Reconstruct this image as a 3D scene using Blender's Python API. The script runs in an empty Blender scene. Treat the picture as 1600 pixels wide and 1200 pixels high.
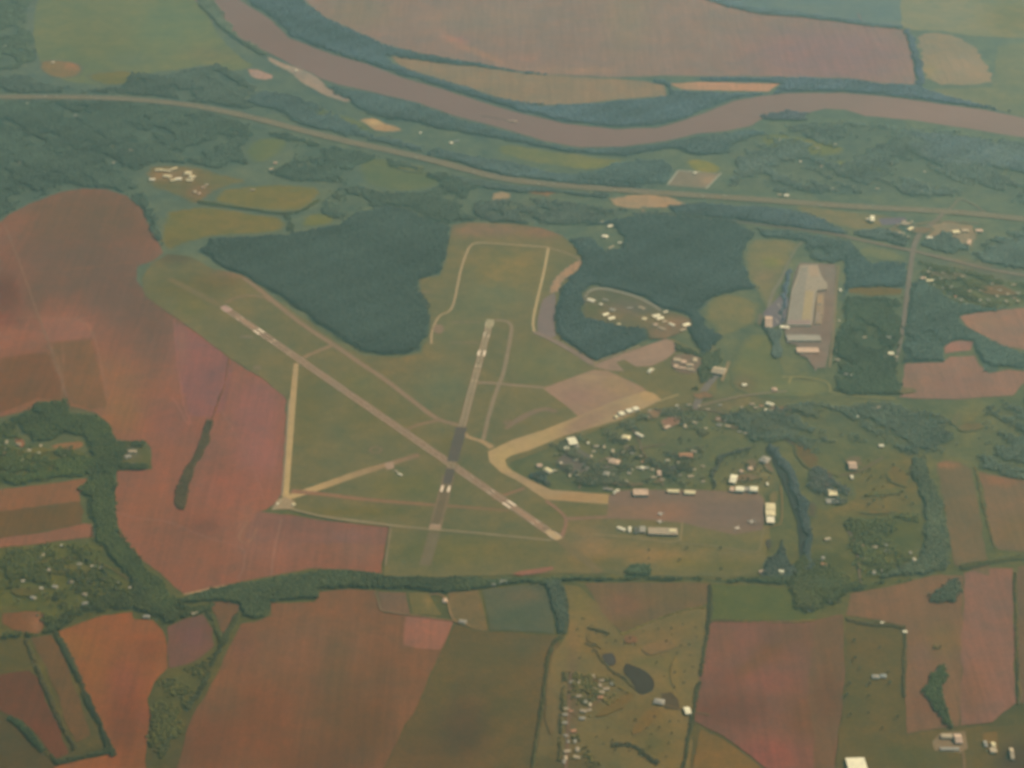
import bpy, math, random
FSTOP = 1.05
EXPO = 0.0
HAZE = 2.75e-5
HAZECOL = (.38, .76, .88, 1)
HAZEG = 0.5
CALH = [[0.070, 0.122, 0.102], [0.060, 0.105, 0.089], [0.052, 0.092, 0.077], [0.045, 0.081, 0.068], [0.040, 0.072, 0.061], [0.035, 0.064, 0.054], [0.032, 0.058, 0.049]]
CALT = [[.929, .705, .497], [.955, .737, .519], [.964, .755, .534], [.981, .778, .554], [.991, .793, .564], [.997, .806, .573], [1.003, .817, .583]]
import bpy, math, random
import numpy as np
from mathutils import Vector, geometry

# ------------------------------------------------------------------ camera, air, sun
scene = bpy.context.scene
COL = scene.collection
ALT = 5000.0
DEP = math.radians(30.0)
HF = math.radians(28.0)
CAM = Vector((0.0, -ALT / math.tan(DEP), ALT))
cam_data = bpy.data.cameras.new("camera")
cam = bpy.data.objects.new("camera", cam_data)
COL.objects.link(cam)
cam.location = CAM
cam.rotation_euler = (math.pi / 2 - DEP, 0, 0)
cam_data.sensor_fit = 'HORIZONTAL'
cam_data.sensor_width = 36.0
cam_data.lens = 18.0 / math.tan(HF / 2)
cam_data.clip_start = 1.0
cam_data.clip_end = 80000.0
cam_data.dof.use_dof = True            # the lens was focused short, on the cabin window
cam_data.dof.focus_distance = 40.0
cam_data.dof.aperture_fstop = FSTOP
scene.camera = cam

SUN_EL, SUN_AZ = math.radians(36.0), math.radians(55.0)   # azimuth clockwise from +Y
world = bpy.data.worlds.new("World")
scene.world = world
world.use_nodes = True
wn = world.node_tree
wn.nodes.clear()
sky = wn.nodes.new('ShaderNodeTexSky')
sky.sky_type = 'NISHITA'
sky.sun_disc = False
sky.sun_elevation = SUN_EL
sky.sun_rotation = SUN_AZ
sky.dust_density = 2.5
bg = wn.nodes.new('ShaderNodeBackground')
bg.inputs['Strength'].default_value = 0.07
wo = wn.nodes.new('ShaderNodeOutputWorld')
wn.links.new(sky.outputs[0], bg.inputs['Color'])
wn.links.new(bg.outputs[0], wo.inputs['Surface'])
sun_data = bpy.data.lights.new("sun", 'SUN')
sun_data.energy = 4.7
sun_data.angle = math.radians(0.5)
sun_data.color = (1.0, 0.86, 0.50)
sun = bpy.data.objects.new("sun", sun_data)
COL.objects.link(sun)
sd = Vector((math.sin(SUN_AZ) * math.cos(SUN_EL), math.cos(SUN_AZ) * math.cos(SUN_EL), math.sin(SUN_EL)))
sun.rotation_euler = sd.to_track_quat('Z', 'Y').to_euler()
sun.location = (3000, -6000, 4000)

scene.view_settings.view_transform = 'Standard'
scene.view_settings.look = 'None'
scene.view_settings.exposure = EXPO
scene.view_settings.gamma = 1.0
scene.cycles.max_bounces = 6
scene.cycles.diffuse_bounces = 2
scene.cycles.volume_bounces = 2
scene.cycles.use_denoising = True
scene.cycles.light_sampling_threshold = 0.0


def haze_box():
    me = bpy.data.meshes.new("haze")
    R, z0, z1 = 21000.0, -4.0, ALT + 60
    v = [(x, y, z) for z in (z0, z1) for x, y in ((-R, -R), (R, -R), (R, R), (-R, R))]
    f = [(3, 2, 1, 0), (4, 5, 6, 7), (0, 1, 5, 4), (1, 2, 6, 5), (2, 3, 7, 6), (3, 0, 4, 7)]
    me.from_pydata(v, [], f)
    o = bpy.data.objects.new("haze", me)
    COL.objects.link(o)
    o['kind'] = 'stuff'
    o['label'] = 'thin blue green haze filling the air over the whole valley'
    o['category'] = 'haze'
    m = bpy.data.materials.new("haze_air")
    m.use_nodes = True
    n = m.node_tree
    n.nodes.clear()
    out = n.nodes.new('ShaderNodeOutputMaterial')
    pv = n.nodes.new('ShaderNodeVolumePrincipled')
    pv.inputs['Color'].default_value = HAZECOL
    pv.inputs['Absorption Color'].default_value = (1, 1, 1, 1)
    pv.inputs['Density'].default_value = HAZE
    pv.inputs['Anisotropy'].default_value = HAZEG
    n.links.new(pv.outputs[0], out.inputs['Volume'])
    me.materials.append(m)
    return o


def P(x, y, z=0.0):
    """ground point under a spot of the photograph (1600 x 1200)"""
    u = (x - 800) / 800 * math.tan(HF / 2)
    w = (600 - y) / 800 * math.tan(HF / 2)
    dx, dy, dz = u, math.cos(DEP) + w * math.sin(DEP), -math.sin(DEP) + w * math.cos(DEP)
    t = (z - ALT) / dz
    return (CAM.x + dx * t, CAM.y + dy * t)

# ------------------------------------------------------------------ colour bookkeeping
# air light and sunlight measured with grey test squares lying in this same scene and haze;
# used to turn a colour seen through the air into the surface's own reflectance
CY = np.array([80, 253, 426, 599, 772, 945, 1118], float)
CH = np.array(CALH)
CT = np.array(CALT)


def lin(c):
    c = np.asarray(c, float) / 255.0
    return np.where(c <= 0.04045, c / 12.92, ((c + 0.055) / 1.055) ** 2.4)


def alb(c, x, y, lo=0.012, hi=0.85):
    y = min(max(y, 0), 1200)
    h = np.array([np.interp(y, CY, CH[:, k]) for k in range(3)]) * (1 + 0.10 * (x - 800) / 670.0)
    t = np.array([np.interp(y, CY, CT[:, k]) for k in range(3)])
    c = np.asarray(c, float)
    if c[0] - c[1] > 30:
        c = c + np.array([-3.5, 1.0, 3.5])
    return np.clip((lin(c) - h) / t, lo, hi)


def Q(X, Y):
    """photograph spot of ground points (arrays)"""
    dx, dy, dz = X - CAM.x, Y - CAM.y, -ALT
    f = dy * math.cos(DEP) - dz * math.sin(DEP)
    u = dy * math.sin(DEP) + dz * math.cos(DEP)
    s = 800 / math.tan(HF / 2)
    return 800 + dx / f * s, 600 - u / f * s


def mat(name, base=None, attr=False, rough=0.95, spec=0.15, metal=0.0, noise=(), rows=None):
    """procedural surface: own colour or painted attribute, broken up by noise of several sizes in metres"""
    m = bpy.data.materials.new(name)
    m.use_nodes = True
    n, l = m.node_tree.nodes, m.node_tree.links
    b = n['Principled BSDF']
    b.inputs['Roughness'].default_value = rough
    b.inputs['Specular IOR Level'].default_value = spec
    b.inputs['Metallic'].default_value = metal
    if attr:
        a = n.new('ShaderNodeAttribute')
        a.attribute_name = 'Col'
        c = a.outputs['Color']
    else:
        a = n.new('ShaderNodeRGB')
        a.outputs[0].default_value = (*base, 1)
        c = a.outputs[0]
    tc = n.new('ShaderNodeTexCoord')
    for size, amt, tint in noise:
        t = n.new('ShaderNodeTexNoise')
        t.inputs['Scale'].default_value = 1.0 / size
        t.inputs['Detail'].default_value = 3.0
        l.new(tc.outputs['Object'], t.inputs['Vector'])
        r = n.new('ShaderNodeMapRange')
        r.inputs['From Min'].default_value = 0.3
        r.inputs['From Max'].default_value = 0.7
        l.new(t.outputs['Fac'], r.inputs['Value'])
        mx = n.new('ShaderNodeMix')
        mx.data_type = 'RGBA'
        mx.inputs[6].default_value = (1 - amt * tint[0], 1 - amt * tint[1], 1 - amt * tint[2], 1)
        mx.inputs[7].default_value = (1 + amt * tint[0], 1 + amt * tint[1], 1 + amt * tint[2], 1)
        l.new(r.outputs[0], mx.inputs[0])
        ml = n.new('ShaderNodeMix')
        ml.data_type = 'RGBA'
        ml.blend_type = 'MULTIPLY'
        ml.inputs[0].default_value = 1.0
        l.new(c, ml.inputs[6])
        l.new(mx.outputs[2], ml.inputs[7])
        c = ml.outputs[2]
    for ang, wid, ln, amt in (rows or ()):
        mp = n.new('ShaderNodeMapping')
        mp.inputs['Rotation'].default_value = (0, 0, math.radians(ang))
        mp.inputs['Scale'].default_value = (1.0 / wid, 1.0 / ln, 1.0)
        l.new(tc.outputs['Object'], mp.inputs['Vector'])
        t = n.new('ShaderNodeTexNoise')
        t.inputs['Scale'].default_value = 1.0
        t.inputs['Detail'].default_value = 2.0
        l.new(mp.outputs[0], t.inputs['Vector'])
        r = n.new('ShaderNodeMapRange')
        r.inputs['From Min'].default_value, r.inputs['From Max'].default_value = .35, .65
        r.inputs['To Min'].default_value, r.inputs['To Max'].default_value = 1 - amt, 1 + amt
        l.new(t.outputs['Fac'], r.inputs['Value'])
        ml = n.new('ShaderNodeVectorMath')
        ml.operation = 'SCALE'
        l.new(c, ml.inputs[0])
        l.new(r.outputs[0], ml.inputs['Scale'])
        c = ml.outputs[0]
    l.new(c, b.inputs['Base Color'])
    return m


G1 = (1, 1, 1)
M_SOIL = mat('worked_soil', attr=True, noise=((430, .11, (1, .6, .3)), (150, .12, (1, .25, -.4)), (50, .09, (1, .5, .2)), (14, .12, G1)), rows=((12, 16, 420, .07), (-63, 26, 520, .05)))
M_GRASS = mat('grassland', attr=True, noise=((520, .15, (1, .5, .2)), (170, .19, (1, .45, -.1)), (60, .14, (1, .6, .5)), (16, .14, G1)))
M_GROUND = mat('rough_scrubland', attr=True, noise=((800, .16, (1, .6, .1)), (260, .26, (1, .55, .0)), (95, .24, (1, .7, .4)), (30, .18, (1, .8, .6)), (11, .14, G1)))
M_PAVE = mat('old_pavement', attr=True, rough=.85, noise=((150, .07, (1, .6, .4)), (40, .09, G1), (9, .09, G1)))
M_ROAD = mat('road_surface', attr=True, rough=.9, noise=((90, .08, G1), (14, .12, G1)))
M_STILL = mat('still_dark_water', attr=True, rough=.55, spec=.12, noise=((60, .08, G1),))
M_WATER = mat('silty_water', attr=True, rough=.45, spec=.2, noise=((600, .05, (1, .8, .7)), (120, .03, G1)))
M_LEAF = mat('leaves', attr=True, rough=.8, spec=.2, noise=((7, .22, (1, .9, .7)),))
M_PAINT = mat('white_paint', base=(.72, .66, .58), rough=.7, noise=((5, .12, G1),))


def link(name, me, parent=None, kind=None, label=None, cat=None, group=None):
    o = bpy.data.objects.new(name, me)
    COL.objects.link(o)
    if parent is not None:
        o.parent = parent
    for k, v in (('kind', kind), ('label', label), ('category', cat), ('group', group)):
        if v:
            o[k] = v
    return o


def mesh_np(name, V, F, colors, material, smooth=False):
    """V (n,3), F (m,3) triangles, per-vertex colours"""
    V = np.asarray(V, np.float32)
    F = np.asarray(F, np.int32)
    me = bpy.data.meshes.new(name)
    me.vertices.add(len(V))
    me.vertices.foreach_set('co', V.ravel())
    me.loops.add(F.size)
    me.loops.foreach_set('vertex_index', F.ravel())
    me.polygons.add(len(F))
    me.polygons.foreach_set('loop_start', np.arange(0, F.size, 3, dtype=np.int32))
    if smooth:
        me.polygons.foreach_set('use_smooth', np.ones(len(F), bool))
    me.update(calc_edges=True)
    if colors is not None:
        a = me.attributes.new('Col', 'FLOAT_COLOR', 'POINT')
        c = np.ones((len(V), 4), np.float32)
        c[:, :3] = colors
        a.data.foreach_set('color', c.ravel())
    me.materials.append(material)
    return me


Z = [0.30]


def nz(step=0.012):
    Z[0] += step
    return Z[0]


def wob(p, seed, amp):
    """smooth boundary wobble, metres"""
    a = p[:, 0] / 61.0 + seed * 1.7
    b = p[:, 1] / 53.0 + seed * 2.3
    w = np.sin(a * 1.0 + 2 * np.sin(b * .7)) + .7 * np.sin(b * 2.1 + a * .8) + .6 * np.sin(a * 3.3 - b * 2.7)
    q = np.cos(b * 1.1 + 2 * np.sin(a * .8)) + .7 * np.cos(a * 1.9 - b) + .6 * np.sin(b * 3.7 + a * 2.9)
    return p + amp * .5 * np.stack([w, q], 1)


def outline(pts, amp=5.0, seed=1, step=22.0):
    g = np.array([P(*p) for p in pts])
    out = []
    for i in range(len(g)):
        a, b = g[i], g[(i + 1) % len(g)]
        k = max(1, int(np.hypot(*(b - a)) / step))
        for j in range(k):
            out.append(a + (b - a) * j / k)
    out = np.array(out)
    return wob(out, seed, amp) if amp else out


def round_px(pts, n=3):
    """Chaikin rounding of a closed outline"""
    p = np.array(pts, float)
    for _ in range(n):
        q = np.roll(p, -1, 0)
        p = np.stack([.75 * p + .25 * q, .25 * p + .75 * q], 1).reshape(-1, 2)
    return [tuple(v) for v in p]


def inside(px, py, poly):
    poly = np.asarray(poly)
    x0, y0 = poly[:, 0], poly[:, 1]
    x1, y1 = np.roll(x0, -1), np.roll(y0, -1)
    r = np.zeros(len(px), bool)
    for a, b, c, d in zip(x0, y0, x1, y1):
        if b == d:
            continue
        r ^= ((b > py) != (d > py)) & (px < (c - a) * (py - b) / (d - b) + a)
    return r


def apply_blobs(col, x, y, blobs):
    for bl in blobs:
        bx, by, rx, ry, c, s = bl[:6]
        th = math.radians(bl[6]) if len(bl) > 6 else 0
        dx, dy = x - bx, y - by
        u = (dx * math.cos(th) + dy * math.sin(th)) / rx
        v = (-dx * math.sin(th) + dy * math.cos(th)) / ry
        w = (s / (1 + (u * u + v * v) ** 2.2))[:, None]
        col = col * (1 - w) + alb(c, bx, by) * w
    return col


SEED = [0]


FLOORZ = [0.03]


def patch(name, pts, c, material=None, blobs=(), amp=5.0, rnd=0, label=None, cell=None, kind='structure', parent=None, cat='field', group=None, soft=0):
    SEED[0] += 1
    if rnd:
        pts = round_px(pts, rnd)
    out = outline(pts, amp, SEED[0])
    lo, hi = out.min(0), out.max(0)
    verts = [Vector(p) for p in out]
    n = len(verts)
    if blobs or cell or soft:
        area = (hi - lo).prod()
        s = cell or max(18.0, math.sqrt(area / 5000.0))
        if soft:
            s = min(s, max(soft / 2.2, math.sqrt(area / 9000.0)))
        gx, gy = np.meshgrid(np.arange(lo[0], hi[0], s), np.arange(lo[1], hi[1], s))
        gx, gy = gx.ravel(), gy.ravel()
        k = inside(gx, gy, out)
        verts += [Vector((a, b)) for a, b in zip(gx[k], gy[k])]
    vs, es, fs, *_ = geometry.delaunay_2d_cdt(verts, [], [list(range(n))], 1, 1e-3)
    V = np.array([(v[0], v[1], 0) for v in vs])
    F = np.array([f for f in fs if len(f) == 3])
    a, b, d = V[F[:, 0], :2], V[F[:, 1], :2], V[F[:, 2], :2]
    cr = (b[:, 0] - a[:, 0]) * (d[:, 1] - a[:, 1]) - (b[:, 1] - a[:, 1]) * (d[:, 0] - a[:, 0])
    F[cr < 0] = F[cr < 0][:, ::-1]
    if name == 'forest_floor':
        FLOORZ[0] += .004
        V[:, 2] = FLOORZ[0]
    else:
        V[:, 2] = nz()
    x, y = Q(V[:, 0], V[:, 1])
    cp = np.array(pts).mean(0)
    col = np.tile(alb(c, *cp), (len(V), 1))
    col = apply_blobs(col, x, y, blobs)
    if soft:      # worn, overgrown margin: the cover changes gradually into the rough ground around it
        d = edge_dist(V[:, 0], V[:, 1], out) + 4 * np.sin(V[:, 0] / 9 + V[:, 1] / 13)
        w = np.clip(d / soft, 0, 1)[:, None]
        w = w * w * (3 - 2 * w)
        g = np.array([alb(ground_obs(q), 800, q) for q in np.linspace(0, 1200, 25)])
        gc = np.stack([np.interp(y, np.linspace(0, 1200, 25), g[:, k]) for k in range(3)], 1)
        col = gc * (1 - w) + col * w
    me = mesh_np(name, V, F, col, material or M_SOIL)
    return link(name, me, parent, kind if parent is None else None, label, cat if parent is None else None, group)


def smooth_line(pts, it=2):
    p = np.array(pts, float)
    for _ in range(it):
        q = np.empty((2 * (len(p) - 1), p.shape[1]))
        q[0::2] = .75 * p[:-1] + .25 * p[1:]
        q[1::2] = .25 * p[:-1] + .75 * p[1:]
        p = np.vstack([p[:1], q, p[-1:]])
    return p


def ribbon(name, pts, width, c, material=None, label=None, smooth=2, parent=None, amp=0.0, cat='road', off=0.0, kind='structure', group=None, c2=None):
    """road-like strip along photograph points; width in metres (number or per point)"""
    w = np.full(len(pts), width, float) if np.isscalar(width) else np.array(width, float)
    g = np.array([[*P(*p), q] for p, q in zip(pts, w)])
    if smooth:
        g = smooth_line(g, smooth)
    gg = [g[0]]
    for a, b in zip(g[:-1], g[1:]):
        k = max(1, int(np.hypot(*(b - a)[:2]) / 25.0))
        gg += [a + (b - a) * (j + 1) / k for j in range(k)]
    g = np.array(gg)
    if amp:
        SEED[0] += 1
        g[:, :2] = wob(g[:, :2], SEED[0], amp)
        g[:, 2] *= 1 + .25 * np.sin(np.arange(len(g)) * .9 + SEED[0]) * min(1, amp / 4)
    t = np.gradient(g[:, :2], axis=0)
    t /= np.linalg.norm(t, axis=1)[:, None] + 1e-9
    nrm = np.stack([-t[:, 1], t[:, 0]], 1)
    ctr = g[:, :2] + nrm * off
    L, R = ctr + nrm * g[:, 2:3] / 2, ctr - nrm * g[:, 2:3] / 2
    z = nz()
    V = np.zeros((2 * len(g), 3))
    V[0::2, :2], V[1::2, :2], V[:, 2] = L, R, z
    F = []
    for i in range(len(g) - 1):
        a = 2 * i
        F += [(a, a + 1, a + 3), (a, a + 3, a + 2)]
    x, y = Q(V[:, 0], V[:, 1])
    ca = alb(c, *np.array(pts).mean(0))
    if c2 is not None:
        cb = alb(c2, *np.array(pts).mean(0))
        f = np.repeat(np.linspace(0, 1, len(g)), 2)[:, None]
        col = ca * (1 - f) + cb * f
    else:
        col = np.tile(ca, (len(V), 1))
    me = mesh_np(name, V, F, col, material or M_ROAD)
    return link(name, me, parent, kind if parent is None else None, label, cat if parent is None else None, group)


# ------------------------------------------------------------------ trees
PH = (1 + 5 ** .5) / 2
ICO_V = np.array([(-1, PH, 0), (1, PH, 0), (-1, -PH, 0), (1, -PH, 0), (0, -1, PH), (0, 1, PH), (0, -1, -PH), (0, 1, -PH), (PH, 0, -1), (PH, 0, 1), (-PH, 0, -1), (-PH, 0, 1)]) / math.sqrt(1 + PH * PH)
ICO_F = np.array([(0, 11, 5), (0, 5, 1), (0, 1, 7), (0, 7, 10), (0, 10, 11), (1, 5, 9), (5, 11, 4), (11, 10, 2), (10, 7, 6), (7, 1, 8), (3, 9, 4), (3, 4, 2), (3, 2, 6), (3, 6, 8), (3, 8, 9), (4, 9, 5), (2, 4, 11), (6, 2, 10), (8, 6, 7), (9, 8, 1)])
RNG = np.random.default_rng(11)


def crowns(C, R, H, base, hue=.22):
    """leaf clumps: centres C (n,3), radii R, half heights H, colours"""
    n = len(C)
    j = 1 + RNG.uniform(-.28, .28, (n, 12, 1))
    v = ICO_V[None] * j * np.stack([R, R, H], 1)[:, None, :]
    th = RNG.uniform(0, 6.28, n)
    cs, sn = np.cos(th)[:, None], np.sin(th)[:, None]
    x, y = v[..., 0] * cs - v[..., 1] * sn, v[..., 0] * sn + v[..., 1] * cs
    V = np.stack([x, y, v[..., 2]], 2) + C[:, None, :]
    F = ICO_F[None] + (np.arange(n) * 12)[:, None, None]
    return V.reshape(-1, 3), F.reshape(-1, 3), np.repeat(base, 12, 0)


def tree_colors(n, c, px, py, X, Y, boost):
    a = alb(c, px, py) * boost
    lf = np.sin(X / 187 + 1.3 * np.sin(Y / 161)) * .6 + np.sin(Y / 93 + X / 131) * .4 + .4 * np.sin(X / 47 - Y / 39)
    k = 1 + .26 * lf + RNG.normal(0, .13, n)
    col = a[None] * np.clip(k, .5, 1.6)[:, None]
    col = col * (1 + RNG.normal(0, .07, (n, 1)) * np.array([[1.4, .4, -.6]]))
    return np.clip(col, .008, .4)


def edge_dist(px, py, poly):
    """distance to an outline"""
    d = np.full(len(px), 1e9)
    for a, b in zip(poly, np.roll(poly, -1, 0)):
        e = b - a
        t = np.clip(((px - a[0]) * e[0] + (py - a[1]) * e[1]) / (e @ e + 1e-9), 0, 1)
        d = np.minimum(d, (px - a[0] - t * e[0]) ** 2 + (py - a[1] - t * e[1]) ** 2)
    return np.sqrt(d)


def wood(name, pts, c, label, sp=12.5, h=14.0, fill=1.0, amp=9.0, floor=True, boost=1.3, cat='trees', rnd=0, feather=None):
    """a wood too large to count: canopy of crowns over undergrowth, thinning out at its edge and in clearings"""
    SEED[0] += 1
    if rnd:
        pts = round_px(pts, rnd)
    out = outline(pts, amp, SEED[0], 18)
    thin = name in ('hedgerow',)
    if not thin:
        out = wob(out, SEED[0] + 5, 5.0)
        out = out + RNG.normal(0, 2.5, out.shape)
    cp = np.array(pts).mean(0)
    up = (6, 5, 2) if cp[1] > 600 and cp[0] > 850 else (4, 3, 1) if cp[1] > 600 else (3, 2, -2)
    c = tuple(c[q] + up[q] for q in range(3))
    lo, hi = out.min(0), out.max(0)
    far = 1.0 + max(0, (420 - cp[1])) / 700.0
    sp = (7.5 if thin else 9.0) * far if fill > .6 else 11.0 * far
    gx, gy = np.meshgrid(np.arange(lo[0], hi[0], sp), np.arange(lo[1], hi[1], sp * .87))
    gx = gx + (np.arange(gx.shape[0]) % 2)[:, None] * sp * .5
    gx = gx.ravel() + RNG.uniform(-.4, .4, gx.size) * sp
    gy = gy.ravel() + RNG.uniform(-.4, .4, gy.size) * sp
    k = inside(gx, gy, out)
    gx, gy = gx[k], gy[k]
    if not thin:
        area = abs(np.sum(out[:, 0] * np.roll(out[:, 1], -1) - np.roll(out[:, 0], -1) * out[:, 1])) / 2
        per = np.hypot(*(out - np.roll(out, -1, 0)).T).sum()
        feather = feather or float(np.clip(area / per * .5, 9, 34)) * (1 + (far - 1) * .8)
        d = edge_dist(gx, gy, out[::2])
        k = RNG.uniform(0, 1, len(gx)) < np.clip(.12 + d / feather, 0, 1)
        gx, gy = gx[k], gy[k]
    if thin:
        k = np.sin(gx / 31 + SEED[0]) + np.sin(gy / 23 + 2 * np.sin(gx / 67)) + RNG.normal(0, .7, gx.size) > -1.5
        gx, gy = gx[k], gy[k]
    if fill < 1:
        q = SEED[0] * 1.3
        lf = (np.sin(gx / 97 + 2.1 * np.sin(gy / 143 + q)) + np.sin(gy / 113 + 1.9 * np.sin(gx / 121 - q)) + .8 * np.sin(gx / 41 + 1.5 * np.sin(gy / 37)) * np.sin(gy / 47 - q)
              + .5 * np.sin(gx / 23 + gy / 31 + q) + RNG.normal(0, .45, gx.size))
        k = lf < np.quantile(lf, fill)
        gx, gy = gx[k], gy[k]
    n = len(gx)
    if n < 2:
        return None
    hh = (h - 2) * RNG.uniform(.88, 1.10, n) * (1 + .12 * np.sin(gx / 66) * np.sin(gy / 58))
    R = sp * RNG.uniform(.52, .72, n) * (1 if fill > .6 else .8)
    col = tree_colors(n, c, cp[0], cp[1], gx, gy, boost)
    C1 = np.stack([gx, gy, hh * .60], 1)
    V1, F1, K1 = crowns(C1, R * 1.08, hh * .30, col)
    off = RNG.uniform(-1, 1, (n, 2)) * R[:, None] * .6
    C2 = np.stack([gx + off[:, 0], gy + off[:, 1], hh * .74], 1)
    V2, F2, K2 = crowns(C2, R * .55, hh * .15, col * RNG.uniform(.9, 1.2, (n, 1)))
    V = np.vstack([V1, V2])
    F = np.vstack([F1, F2 + len(V1)])
    K = np.vstack([K1, K2])
    V[:, 2] += .5
    me = mesh_np(name, V, F, K, M_LEAF, smooth=True)
    o = link(name, me, None, 'stuff', label, cat)
    if floor:
        f = .85 if fill > .9 else .6 if fill > .6 else .34
        base = ground_obs(cp[1])
        fc = tuple(c[q] * f + base[q] * (1 - f) for q in range(3))
        patch('forest_floor', pts, fc, M_GROUND, amp=amp * (1.3 if fill > .9 else 3.0), label='undergrowth below the ' + label[:60].rsplit(' ', 1)[0], cat='forest floor', soft=40 if fill < .9 else 0)
    return o


GSTOPS = [(0, (104, 122, 108)), (200, (98, 118, 104)), (420, (102, 116, 96)), (650, (98, 108, 84)), (800, (96, 104, 78)), (1000, (94, 96, 64)), (1200, (88, 88, 54))]


def ground_obs(y):
    return tuple(float(np.interp(y, [g[0] for g in GSTOPS], [g[1][k] for g in GSTOPS])) for k in range(3))


TREE_MESH = {}


def tree_mesh(k, part):
    """three tree shapes, crown and trunk meshes shared by all copies (unit metres)"""
    if (k, part) in TREE_MESH:
        return TREE_MESH[(k, part)]
    r = np.random.default_rng(100 + k)
    if part == 'trunk':
        V, F = [], []
        def limb(a, b, r0, r1, m=6):
            i0 = len(V)
            for q, rr in ((a, r0), (b, r1)):
                for j in range(m):
                    t = 6.2832 * j / m
                    V.append((q[0] + rr * math.cos(t), q[1] + rr * math.sin(t), q[2]))
            for j in range(m):
                a_, b_ = i0 + j, i0 + (j + 1) % m
                F.extend([(a_, b_, b_ + m), (a_, b_ + m, a_ + m)])
        limb((0, 0, -.3), (0, 0, 5.5), .55, .32)
        for j in range(5):
            t = 1.26 * j + k
            limb((0, 0, 3.0 + .5 * j), (2.8 * math.cos(t), 2.8 * math.sin(t), 7.5 + .4 * j), .22, .08)
        me = mesh_np('trunk', V, F, np.tile((.09, .07, .05), (len(V), 1)), M_LEAF)
    else:
        n = 26
        d = r.normal(0, 1, (n, 3))
        d /= np.linalg.norm(d, axis=1)[:, None]
        rad = r.uniform(.35, 1, n) ** .6
        C = d * rad[:, None] * np.array([4.2, 4.2, 3.6]) + np.array([0, 0, 8.2])
        R = r.uniform(1.3, 2.3, n)
        base = np.array([.10, .105, .055]) * (.85 + .2 * k)
        V, F, K = crowns(C, R, R * .8, base[None] * r.uniform(.7, 1.35, (n, 1)))
        me = mesh_np('crown', V, F, K, M_LEAF)
    TREE_MESH[(k, part)] = me
    return me


def lone_tree(x, y, s, k, label, group):
    e = bpy.data.objects.new('broadleaf_tree', None)
    COL.objects.link(e)
    gx, gy = P(x, y)
    e.location = (gx, gy, .4)
    e.scale = (s, s, s * RNG.uniform(.85, 1.2))
    e.rotation_euler = (0, 0, RNG.uniform(0, 6.28))
    e['label'], e['category'], e['group'] = label, 'tree', group
    link('crown', tree_mesh(k, 'crown'), e)
    link('trunk', tree_mesh(k, 'trunk'), e)
    return e


# ------------------------------------------------------------------ buildings
MATS = {}


def smat(kind, c, rough, metal=0.0, spec=.3):
    key = (kind, tuple(round(q, 3) for q in c), rough, metal)
    if key not in MATS:
        MATS[key] = mat(kind, base=c, rough=rough, metal=metal, spec=spec, noise=((17, .10, (1, .9, .8)), (3.1, .08, G1)))
    return MATS[key]


def box_vf(x0, x1, y0, y1, z0, z1):
    V = [(x0, y0, z0), (x1, y0, z0), (x1, y1, z0), (x0, y1, z0), (x0, y0, z1), (x1, y0, z1), (x1, y1, z1), (x0, y1, z1)]
    F = [(3, 2, 1, 0), (4, 5, 6, 7), (0, 1, 5, 4), (1, 2, 6, 5), (2, 3, 7, 6), (3, 0, 4, 7)]
    return V, F


def poly_mesh(name, chunks, material, bevel=0):
    V, F = [], []
    for v, f in chunks:
        k = len(V)
        V += v
        F += [tuple(i + k for i in q) for q in f]
    me = bpy.data.meshes.new(name)
    me.from_pydata(V, [], F)
    me.materials.append(material)
    return me


def gable(l, w, z, rise, ov=.6, thick=.25):
    x, y = l / 2 + ov, w / 2 + ov
    d = rise * ov / (w / 2)
    V = [(-x, -y, z - d), (x, -y, z - d), (x, 0, z + rise), (-x, 0, z + rise), (x, y, z - d), (-x, y, z - d)]
    V += [(a, b, c - thick) for a, b, c in V]
    F = [(0, 1, 2, 3), (3, 2, 4, 5), (7, 6, 9, 8), (8, 9, 11, 10), (0, 6, 7, 1), (4, 10, 11, 5), (1, 7, 8, 2), (2, 8, 10, 4), (5, 11, 9, 3), (3, 9, 6, 0)]
    return V, F


def hip(l, w, z, rise, ov=.5):
    x, y = l / 2 + ov, w / 2 + ov
    r = max(.5, x - y)
    V = [(-x, -y, z), (x, -y, z), (x, y, z), (-x, y, z), (-r, 0, z + rise), (r, 0, z + rise)]
    return V, [(0, 1, 5, 4), (1, 2, 5), (2, 3, 4, 5), (3, 0, 4), (3, 2, 1, 0)]


def vault(l, w, z, rise, seg=10):
    V, F = [], []
    for i in range(seg + 1):
        t = math.pi * i / seg
        for s in (-1, 1):
            V.append((s * l / 2, -w / 2 * math.cos(t), z + rise * math.sin(t)))
    for i in range(seg):
        a = 2 * i
        F.append((a, a + 1, a + 3, a + 2))
    F.append(tuple(range(0, 2 * seg + 2, 2)))
    F.append(tuple(range(2 * seg + 1, 0, -2)))
    return V, F


ROOF = {  # reflectance, roughness, metallic
    'white': ((.80, .80, .68), .50, .0), 'cream': ((.74, .70, .48), .55, 0), 'glint': ((.90, .90, .72), .45, .25),
    'tan': ((.46, .40, .31), .8, 0), 'grey': ((.30, .30, .29), .8, 0), 'pink': ((.55, .42, .35), .8, 0),
    'rust': ((.40, .20, .12), .8, 0), 'dark': ((.10, .10, .10), .85, 0), 'blue': ((.24, .29, .33), .7, 0),
    'dull': ((.36, .31, .25), .85, 0), 'pale': ((.56, .53, .46), .8, 0)}


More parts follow.
